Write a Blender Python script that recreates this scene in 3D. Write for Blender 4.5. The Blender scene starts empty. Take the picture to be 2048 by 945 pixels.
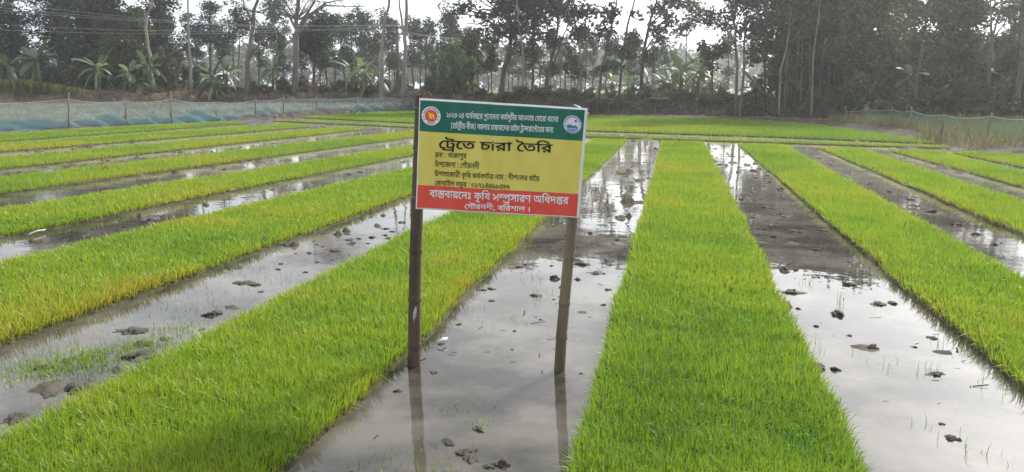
import bpy, bmesh, math, random
import numpy as np
from mathutils import Vector, Matrix, geometry

# ------------------------------------------------------------------ camera, light, exposure
scene = bpy.context.scene
COL = scene.collection
R = math.radians
F_PX, CAM_H = 1547.0, 1.67
PITCH = math.atan(295.5 / F_PX)
YAW = math.atan(331 * math.cos(PITCH) / F_PX)
cam_data = bpy.data.cameras.new('camera')
cam_data.sensor_width = 36.0
cam_data.lens = F_PX / 2048 * 36.0
cam_data.clip_start, cam_data.clip_end = 0.05, 6000
cam = bpy.data.objects.new('camera', cam_data)
COL.objects.link(cam)
cam.location = (0, 0, CAM_H)
cam.rotation_euler = (math.pi / 2 - PITCH, 0, YAW)
scene.camera = cam

SUN_AZ, SUN_EL = R(26), R(36)          # azimuth measured from +Y towards +X
world = bpy.data.worlds.new('World')
scene.world = world
world.use_nodes = True
wn, wl = world.node_tree.nodes, world.node_tree.links
wn.clear()
wo = wn.new('ShaderNodeOutputWorld')
bg = wn.new('ShaderNodeBackground')
sky = wn.new('ShaderNodeTexSky')
sky.sky_type = 'NISHITA'
sky.sun_disc = False
sky.sun_elevation = SUN_EL
sky.sun_rotation = SUN_AZ
sky.air_density, sky.dust_density, sky.ozone_density = 1.0, 6.0, 1.0
hs = wn.new('ShaderNodeHueSaturation')
hs.inputs['Saturation'].default_value = 0.10
wl.new(sky.outputs[0], hs.inputs['Color'])
# thin broken high cloud, mapped on the view direction of the sky dome
tc = wn.new('ShaderNodeTexCoord')
mp = wn.new('ShaderNodeMapping')
mp.inputs['Scale'].default_value = (1.0, 1.0, 2.6)
nz = wn.new('ShaderNodeTexNoise')
nz.inputs['Scale'].default_value = 3.2
nz.inputs['Detail'].default_value = 5
cr = wn.new('ShaderNodeMapRange')
cr.inputs['From Min'].default_value, cr.inputs['From Max'].default_value = 0.35, 0.68
cr.inputs['To Min'].default_value, cr.inputs['To Max'].default_value = 0.72, 1.2
wl.new(tc.outputs['Generated'], mp.inputs['Vector'])
wl.new(mp.outputs[0], nz.inputs['Vector'])
wl.new(nz.outputs['Fac'], cr.inputs['Value'])
mx = wn.new('ShaderNodeMix')
mx.data_type, mx.blend_type = 'RGBA', 'MULTIPLY'
mx.inputs['Factor'].default_value = 1.0
wl.new(hs.outputs[0], mx.inputs['A'])
wl.new(cr.outputs[0], mx.inputs['B'])
# the veil of thin overcast that evens the dome out
ov = wn.new('ShaderNodeMix')
ov.data_type = 'RGBA'
ov.inputs['Factor'].default_value = 0.60
ov.inputs['B'].default_value = (4.3, 4.65, 5.2, 1)
wl.new(mx.outputs['Result'], ov.inputs['A'])
# haze makes the sky brightest just above the horizon
sx = wn.new('ShaderNodeSeparateXYZ')
wl.new(tc.outputs['Generated'], sx.inputs[0])
zr = wn.new('ShaderNodeMapRange')
zr.interpolation_type = 'SMOOTHSTEP'
zr.inputs['From Min'].default_value, zr.inputs['From Max'].default_value = 0.06, 0.50
zr.inputs['To Min'].default_value, zr.inputs['To Max'].default_value = 1.02, 0.70
wl.new(sx.outputs['Z'], zr.inputs['Value'])
hz = wn.new('ShaderNodeMix')
hz.data_type, hz.blend_type = 'RGBA', 'MULTIPLY'
hz.inputs['Factor'].default_value = 1.0
wl.new(ov.outputs['Result'], hz.inputs['A'])
wl.new(zr.outputs[0], hz.inputs['B'])
wl.new(hz.outputs['Result'], bg.inputs['Color'])
bg.inputs['Strength'].default_value = 0.12
wl.new(bg.outputs[0], wo.inputs['Surface'])

sun_data = bpy.data.lights.new('sun', 'SUN')
sun_data.energy, sun_data.angle, sun_data.color = 2.0, R(8), (1.0, 0.95, 0.86)
sun = bpy.data.objects.new('sun', sun_data)
COL.objects.link(sun)
SUN_DIR = Vector((math.sin(SUN_AZ) * math.cos(SUN_EL), math.cos(SUN_AZ) * math.cos(SUN_EL), math.sin(SUN_EL)))
sun.rotation_euler = SUN_DIR.to_track_quat('Z', 'Y').to_euler()
sun.location = (0, 0, 40)

vs = scene.view_settings
vs.view_transform, vs.look, vs.exposure, vs.gamma = 'Standard', 'None', 1.62, 1.0
vs.use_curve_mapping = False
cy = scene.cycles
cy.max_bounces, cy.diffuse_bounces, cy.glossy_bounces, cy.transmission_bounces = 6, 3, 3, 4
cy.transparent_max_bounces, cy.volume_bounces = 10, 0
cy.use_denoising = True
cy.caustics_reflective = cy.caustics_refractive = False

# ------------------------------------------------------------------ helpers
rng = np.random.default_rng(11)
random.seed(5)
cP, sP, cY, sY = math.cos(PITCH), math.sin(PITCH), math.cos(YAW), math.sin(YAW)
FWD = Vector((-sY * cP, cY * cP, -sP))
RIGHT = Vector((cY, sY, 0))
UP = Vector((-sY * sP, cY * sP, cP))
EYE = Vector((0, 0, CAM_H))


def ray(x, y):
    return FWD + RIGHT * ((x - 1024) / F_PX) - UP * ((y - 472.5) / F_PX)


def on_ground(x, y, z=0.0):
    d = ray(x, y)
    t = (z - CAM_H) / d.z
    return EYE + d * t


def at_depth(x, y, dist):
    """point seen at photo position x,y at a horizontal distance dist along the view"""
    d = ray(x, y)
    h = d.x * -sY + d.y * cY
    return EYE + d * (dist / h)


def plan(x, dist):
    p = at_depth(x, 177, dist)
    return p.x, p.y


def value_noise(x, y, seed=0):
    x = np.asarray(x, float); y = np.asarray(y, float)
    xi, yi = np.floor(x).astype(np.int64), np.floor(y).astype(np.int64)
    xf, yf = x - xi, y - yi

    def h(a, b):
        n = (a * 374761393 + b * 668265263 + seed * 974711) & 0x7fffffff
        n = ((n ^ (n >> 13)) * 1274126177) & 0x7fffffff
        n = n ^ (n >> 16)
        return (n & 0xffff) / 65535.0
    u, v = xf * xf * (3 - 2 * xf), yf * yf * (3 - 2 * yf)
    return (h(xi, yi) * (1 - u) + h(xi + 1, yi) * u) * (1 - v) + (h(xi, yi + 1) * (1 - u) + h(xi + 1, yi + 1) * u) * v


def fbm(x, y, octv=4, seed=0):
    s, a, t = 0, 1.0, 0
    for i in range(octv):
        s = s + a * value_noise(x * 2 ** i, y * 2 ** i, seed + i)
        t += a
        a *= 0.5
    return s / t


def smooth(t):
    t = np.clip(t, 0, 1)
    return t * t * (3 - 2 * t)


def mesh_np(name, V, quads=None, tris=None, mats=(), attrs=None, mat_idx=None, smooth_shade=False):
    V = np.asarray(V, np.float32)
    me = bpy.data.meshes.new(name)
    nq = 0 if quads is None else len(quads)
    nt = 0 if tris is None else len(tris)
    loops = []
    if nq: loops.append(np.asarray(quads, np.int32).ravel())
    if nt: loops.append(np.asarray(tris, np.int32).ravel())
    loops = np.concatenate(loops) if loops else np.zeros(0, np.int32)
    me.vertices.add(len(V)); me.vertices.foreach_set('co', V.ravel())
    me.loops.add(len(loops)); me.loops.foreach_set('vertex_index', loops)
    me.polygons.add(nq + nt)
    starts = np.concatenate([np.arange(nq) * 4, nq * 4 + np.arange(nt) * 3]).astype(np.int32)
    me.polygons.foreach_set('loop_start', starts)
    if mat_idx is not None:
        me.polygons.foreach_set('material_index', np.asarray(mat_idx, np.int32))
    if smooth_shade:
        me.polygons.foreach_set('use_smooth', np.ones(nq + nt, bool))
    for m in mats: me.materials.append(m)
    for k, v in (attrs or {}).items():
        a = me.attributes.new(k, 'FLOAT', 'POINT')
        a.data.foreach_set('value', np.asarray(v, np.float32))
    me.update(calc_edges=True)
    return me


def link(name, me, parent=None, loc=None):
    o = bpy.data.objects.new(name, me)
    COL.objects.link(o)
    if parent is not None: o.parent = parent
    if loc is not None: o.location = loc
    return o


def tag(o, label=None, cat=None, group=None, kind=None):
    if label: o['label'] = label
    if cat: o['category'] = cat
    if group: o['group'] = group
    if kind: o['kind'] = kind
    return o


def thing(name, label, cat, loc=(0, 0, 0), rz=0.0, group=None):
    o = bpy.data.objects.new(name, None)
    o.empty_display_size = 0.2
    COL.objects.link(o)
    o.location = loc
    o.rotation_euler = (0, 0, rz)
    return tag(o, label, cat, group)


def copy_thing(root, loc, rz, scale=(1, 1, 1), label=None, group=None):
    r = root.copy(); COL.objects.link(r)
    r.location, r.rotation_euler, r.scale = loc, (0, 0, rz), scale
    if label: r['label'] = label
    if group: r['group'] = group
    for ch in list(root.children):
        c = ch.copy(); COL.objects.link(c); c.parent = r
        for gch in list(ch.children):
            d = gch.copy(); COL.objects.link(d); d.parent = c
    return r


class Geo:
    """collects verts and faces of one mesh"""
    def __init__(self):
        self.V, self.Q, self.T, self.n = [], [], [], 0
        self.mq, self.mt = [], []

    def add(self, V, quads=(), tris=(), m=0):
        self.V.append(np.asarray(V, float).reshape(-1, 3))
        if len(quads):
            self.Q.append(np.asarray(quads, int) + self.n); self.mq += [m] * len(quads)
        if len(tris):
            self.T.append(np.asarray(tris, int) + self.n); self.mt += [m] * len(tris)
        self.n += len(self.V[-1])

    def tube(self, pts, rad, seg=7, caps=True, m=0, wob=0.0):
        pts = [Vector(p) for p in pts]
        n = len(pts)
        if not hasattr(rad, '__len__'): rad = [rad] * n
        V, Q, T = [], [], []
        ref = None
        for i, p in enumerate(pts):
            d = (pts[min(i + 1, n - 1)] - pts[max(i - 1, 0)]).normalized()
            if ref is None:
                ref = d.orthogonal().normalized()
            ref = (ref - d * ref.dot(d)).normalized()
            b = d.cross(ref)
            for k in range(seg):
                a = 2 * math.pi * k / seg
                r = rad[i] * (1 + (random.uniform(-wob, wob) if wob else 0))
                V.append(p + ref * (math.cos(a) * r) + b * (math.sin(a) * r))
        for i in range(n - 1):
            for k in range(seg):
                k2 = (k + 1) % seg
                Q.append((i * seg + k, i * seg + k2, (i + 1) * seg + k2, (i + 1) * seg + k))
        if caps:
            V.append(pts[0]); V.append(pts[-1])
            c0, c1 = n * seg, n * seg + 1
            for k in range(seg):
                k2 = (k + 1) % seg
                T.append((c0, k2, k)); T.append((c1, (n - 1) * seg + k, (n - 1) * seg + k2))
        self.add([tuple(v) for v in V], Q, T, m)

    def box(self, c, s, M=None, m=0):
        V = [Vector((c[0] + sx * s[0] / 2, c[1] + sy * s[1] / 2, c[2] + sz * s[2] / 2))
             for sz in (-1, 1) for sy in (-1, 1) for sx in (-1, 1)]
        if M is not None: V = [M @ v for v in V]
        self.add([tuple(v) for v in V], [(0, 2, 3, 1), (4, 5, 7, 6), (0, 1, 5, 4), (2, 6, 7, 3), (0, 4, 6, 2), (1, 3, 7, 5)], m=m)

    def mesh(self, name, mats, attrs=None, smooth_shade=False):
        V = np.concatenate(self.V)
        q = np.concatenate(self.Q) if self.Q else None
        t = np.concatenate(self.T) if self.T else None
        return mesh_np(name, V, q, t, mats, attrs, self.mq + self.mt, smooth_shade)


# ------------------------------------------------------------------ materials
def new_mat(name):
    m = bpy.data.materials.new(name)
    m.use_nodes = True
    nt = m.node_tree
    b = nt.nodes['Principled BSDF']
    return m, nt, b


def noise_mat(name, c1, c2, scale=4.0, rough=0.85, detail=6, bump=0.0, bump_scale=None, spec=0.3, stretch=(1, 1, 1), lo=0.35, hi=0.65, bump_dist=0.02):
    m, nt, b = new_mat(name)
    N, L = nt.nodes, nt.links
    co = N.new('ShaderNodeTexCoord'); mpn = N.new('ShaderNodeMapping')
    mpn.inputs['Scale'].default_value = stretch
    nzn = N.new('ShaderNodeTexNoise'); nzn.inputs['Scale'].default_value = scale; nzn.inputs['Detail'].default_value = detail
    rp = N.new('ShaderNodeValToRGB')
    rp.color_ramp.elements[0].position, rp.color_ramp.elements[1].position = lo, hi
    rp.color_ramp.elements[0].color, rp.color_ramp.elements[1].color = (*c1, 1), (*c2, 1)
    L.new(co.outputs['Object'], mpn.inputs['Vector']); L.new(mpn.outputs[0], nzn.inputs['Vector'])
    L.new(nzn.outputs['Fac'], rp.inputs['Fac']); L.new(rp.outputs['Color'], b.inputs['Base Color'])
    b.inputs['Roughness'].default_value = rough
    b.inputs['Specular IOR Level'].default_value = spec
    if bump:
        n2 = N.new('ShaderNodeTexNoise'); n2.inputs['Scale'].default_value = bump_scale or scale * 3; n2.inputs['Detail'].default_value = 6
        L.new(mpn.outputs[0], n2.inputs['Vector'])
        bp = N.new('ShaderNodeBump'); bp.inputs['Strength'].default_value = bump; bp.inputs['Distance'].default_value = bump_dist
        L.new(n2.outputs['Fac'], bp.inputs['Height']); L.new(bp.outputs['Normal'], b.inputs['Normal'])
    return m


def leaf_mat(name, ramp, trans=0.4, gloss=0.04, along=None, rand=0.0):
    """two sided leaf: diffuse and translucent, colour from the 'tint' attribute (0..1) of each leaf;
    along = colour of the lower stem, mixed in by the 'along' attribute (0 foot, 1 tip)"""
    m = bpy.data.materials.new(name); m.use_nodes = True
    nt = m.node_tree; N, L = nt.nodes, nt.links; N.clear()
    out = N.new('ShaderNodeOutputMaterial')
    at = N.new('ShaderNodeAttribute'); at.attribute_name = 'tint'
    rp = N.new('ShaderNodeValToRGB')
    el = rp.color_ramp.elements
    while len(el) < len(ramp): el.new(0.5)
    for e, (p, c) in zip(el, ramp): e.position, e.color = p, (*c, 1)
    fac = at.outputs['Fac']
    if rand:
        oi = N.new('ShaderNodeObjectInfo')
        ma = N.new('ShaderNodeMath'); ma.operation = 'MULTIPLY_ADD'
        L.new(oi.outputs['Random'], ma.inputs[0]); ma.inputs[1].default_value = rand
        sb = N.new('ShaderNodeMath'); sb.operation = 'SUBTRACT'; sb.inputs[1].default_value = rand / 2
        L.new(fac, sb.inputs[0]); L.new(sb.outputs[0], ma.inputs[2]); fac = ma.outputs[0]
    L.new(fac, rp.inputs['Fac'])
    colr = rp.outputs['Color']
    if along is not None:
        aa = N.new('ShaderNodeAttribute'); aa.attribute_name = 'along'
        mr = N.new('ShaderNodeMapRange'); mr.inputs['From Min'].default_value, mr.inputs['From Max'].default_value = 0.0, 0.55
        L.new(aa.outputs['Fac'], mr.inputs['Value'])
        mm = N.new('ShaderNodeMix'); mm.data_type = 'RGBA'
        L.new(mr.outputs[0], mm.inputs['Factor']); mm.inputs['A'].default_value = (*along, 1); L.new(colr, mm.inputs['B'])
        colr = mm.outputs['Result']
    df, tr, gl = N.new('ShaderNodeBsdfDiffuse'), N.new('ShaderNodeBsdfTranslucent'), N.new('ShaderNodeBsdfGlossy')
    gl.inputs['Roughness'].default_value = 0.45
    L.new(colr, df.inputs['Color']); L.new(colr, tr.inputs['Color'])
    m1, m2 = N.new('ShaderNodeMixShader'), N.new('ShaderNodeMixShader')
    m1.inputs[0].default_value, m2.inputs[0].default_value = trans, gloss
    L.new(df.outputs[0], m1.inputs[1]); L.new(tr.outputs[0], m1.inputs[2])
    L.new(m1.outputs[0], m2.inputs[1]); L.new(gl.outputs[0], m2.inputs[2])
    L.new(m2.outputs[0], out.inputs['Surface'])
    return m


def plain(name, c, rough=0.6, spec=0.3, metal=0.0):
    m, nt, b = new_mat(name)
    b.inputs['Base Color'].default_value = (*c, 1)
    b.inputs['Roughness'].default_value = rough
    b.inputs['Specular IOR Level'].default_value = spec
    b.inputs['Metallic'].default_value = metal
    return m


M_MUD = noise_mat('wet_mud', (0.050, 0.045, 0.035), (0.125, 0.112, 0.088), 2.5, 0.9, bump=0.8, bump_scale=18, spec=0.04)
M_CLOD = noise_mat('mud_clod', (0.040, 0.036, 0.029), (0.120, 0.108, 0.085), 7, 0.7, bump=0.7, bump_scale=30, spec=0.35)
M_BANK = noise_mat('bank_soil', (0.060, 0.046, 0.035), (0.150, 0.118, 0.090), 1.6, 0.95, bump=0.9, bump_scale=5, bump_dist=0.15, spec=0.05)
M_DRY = noise_mat('dry_field', (0.10, 0.092, 0.050), (0.17, 0.155, 0.085), 0.6, 0.95, bump=0.4, bump_scale=6)
M_MEADOW = noise_mat('meadow', (0.07, 0.10, 0.03), (0.16, 0.17, 0.07), 0.15, 0.95, bump=0.3, bump_scale=3)
M_BARK = noise_mat('bark', (0.050, 0.042, 0.034), (0.120, 0.104, 0.086), 3.0, 0.95, bump=0.8, bump_scale=12, stretch=(1, 1, .25))
M_PALE_BARK = noise_mat('pale_bark', (0.17, 0.155, 0.13), (0.30, 0.28, 0.24), 2.2, 0.9, bump=0.5, bump_scale=9, stretch=(1, 1, .3))
M_GREY_BARK = noise_mat('grey_bark', (0.09, 0.082, 0.07), (0.19, 0.175, 0.15), 2.2, 0.92, bump=0.7, bump_scale=9, stretch=(1, 1, .3))
M_TRAY = noise_mat('root_mat', (0.030, 0.032, 0.014), (0.075, 0.072, 0.030), 9, 0.95, bump=0.6, bump_scale=40)
M_SEED = leaf_mat('rice_seedling', [(0.0, (0.090, 0.215, 0.018)), (0.45, (0.205, 0.345, 0.022)), (0.75, (0.290, 0.395, 0.025)), (1.0, (0.40, 0.36, 0.04))], 0.48, 0.05, along=(0.20, 0.20, 0.035))
M_LEAF = {
    'dark': leaf_mat('dark_leaf', [(0, (0.014, 0.026, 0.012)), (0.6, (0.036, 0.060, 0.024)), (1, (0.100, 0.130, 0.05))], 0.25, 0.05, rand=0.25),
    'mid': leaf_mat('mid_leaf', [(0, (0.022, 0.040, 0.016)), (0.6, (0.060, 0.090, 0.032)), (1, (0.16, 0.19, 0.07))], 0.30, 0.04, rand=0.25),
    'olive': leaf_mat('olive_leaf', [(0, (0.034, 0.052, 0.017)), (0.6, (0.095, 0.120, 0.038)), (1, (0.24, 0.26, 0.09))], 0.35, 0.04, rand=0.2),
    'banana': leaf_mat('banana_leaf', [(0, (0.035, 0.060, 0.020)), (0.6, (0.085, 0.130, 0.045)), (1, (0.24, 0.29, 0.10))], 0.40, 0.08, rand=0.2),
    'bush': leaf_mat('bush_leaf', [(0, (0.040, 0.042, 0.024)), (0.6, (0.105, 0.102, 0.060)), (1, (0.22, 0.20, 0.12))], 0.25, 0.03, rand=0.3),
    'fresh': leaf_mat('fresh_leaf', [(0, (0.030, 0.055, 0.016)), (0.6, (0.09, 0.13, 0.04)), (1, (0.22, 0.27, 0.09))], 0.4, 0.04),
    'straw': leaf_mat('straw', [(0, (0.070, 0.052, 0.036)), (0.6, (0.17, 0.135, 0.095)), (1, (0.32, 0.27, 0.19))], 0.2, 0.02),
    'stubble': leaf_mat('rice_stubble', [(0, (0.085, 0.105, 0.04)), (0.6, (0.20, 0.19, 0.085)), (1, (0.34, 0.29, 0.16))], 0.35, 0.02),
    'mustard': leaf_mat('mustard_plant', [(0, (0.050, 0.110, 0.020)), (0.6, (0.11, 0.20, 0.035)), (0.8, (0.18, 0.24, 0.04)), (1, (0.45, 0.38, 0.03))], 0.35, 0.02),
}


def water_material():
    m, nt, b = new_mat('muddy_water')
    N, L = nt.nodes, nt.links
    g = N.new('ShaderNodeNewGeometry')
    n1 = N.new('ShaderNodeTexNoise'); n1.inputs['Scale'].default_value = 1.1; n1.inputs['Detail'].default_value = 7
    n1.inputs['Roughness'].default_value = 0.62
    L.new(g.outputs['Position'], n1.inputs['Vector'])
    rp = N.new('ShaderNodeValToRGB')
    rp.color_ramp.elements[0].position, rp.color_ramp.elements[1].position = 0.42, 0.60
    rp.color_ramp.elements[0].color, rp.color_ramp.elements[1].color = (0.036, 0.033, 0.027, 1), (0.115, 0.105, 0.087, 1)
    L.new(n1.outputs['Fac'], rp.inputs['Fac'])
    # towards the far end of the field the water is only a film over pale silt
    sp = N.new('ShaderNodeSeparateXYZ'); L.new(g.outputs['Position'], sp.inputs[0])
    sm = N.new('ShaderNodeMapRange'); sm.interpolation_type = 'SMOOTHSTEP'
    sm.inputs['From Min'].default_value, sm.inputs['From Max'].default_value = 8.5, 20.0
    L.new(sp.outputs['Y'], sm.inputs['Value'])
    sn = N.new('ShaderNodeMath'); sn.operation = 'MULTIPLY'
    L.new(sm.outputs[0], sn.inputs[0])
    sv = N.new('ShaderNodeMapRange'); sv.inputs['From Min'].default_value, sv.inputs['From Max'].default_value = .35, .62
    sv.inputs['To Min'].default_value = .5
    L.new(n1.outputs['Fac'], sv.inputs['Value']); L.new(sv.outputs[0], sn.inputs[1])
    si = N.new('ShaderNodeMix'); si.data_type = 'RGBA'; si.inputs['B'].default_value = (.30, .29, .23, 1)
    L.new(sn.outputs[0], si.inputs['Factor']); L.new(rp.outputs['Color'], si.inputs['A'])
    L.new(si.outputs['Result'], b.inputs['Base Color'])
    b.inputs['IOR'].default_value = 1.34
    b.inputs['Specular IOR Level'].default_value = 0.42
    # patches of scum where the surface is duller and rippled
    n2 = N.new('ShaderNodeTexNoise'); n2.inputs['Scale'].default_value = 0.45; n2.inputs['Detail'].default_value = 4
    L.new(g.outputs['Position'], n2.inputs['Vector'])
    pm = N.new('ShaderNodeMapRange'); pm.inputs['From Min'].default_value, pm.inputs['From Max'].default_value = 0.46, 0.62
    L.new(n2.outputs['Fac'], pm.inputs['Value'])
    n3 = N.new('ShaderNodeTexNoise'); n3.inputs['Scale'].default_value = 16; n3.inputs['Detail'].default_value = 3
    L.new(g.outputs['Position'], n3.inputs['Vector'])
    n4 = N.new('ShaderNodeTexNoise'); n4.inputs['Scale'].default_value = 3.0; n4.inputs['Detail'].default_value = 2
    L.new(g.outputs['Position'], n4.inputs['Vector'])
    mu = N.new('ShaderNodeMath'); mu.operation = 'MULTIPLY'
    L.new(n3.outputs['Fac'], mu.inputs[0]); L.new(pm.outputs[0], mu.inputs[1])
    m2 = N.new('ShaderNodeMath'); m2.operation = 'MULTIPLY'; m2.inputs[1].default_value = 0.30
    L.new(mu.outputs[0], m2.inputs[0])
    ad = N.new('ShaderNodeMath'); ad.operation = 'ADD'
    L.new(m2.outputs[0], ad.inputs[0]); L.new(n4.outputs['Fac'], ad.inputs[1])
    bp = N.new('ShaderNodeBump'); bp.inputs['Strength'].default_value = 0.10; bp.inputs['Distance'].default_value = 0.02
    L.new(ad.outputs[0], bp.inputs['Height']); L.new(bp.outputs['Normal'], b.inputs['Normal'])
    rr = N.new('ShaderNodeMapRange'); rr.inputs['To Min'].default_value, rr.inputs['To Max'].default_value = 0.02, 0.07
    L.new(pm.outputs[0], rr.inputs['Value']); L.new(rr.outputs[0], b.inputs['Roughness'])
    return m


M_WATER = water_material()

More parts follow.
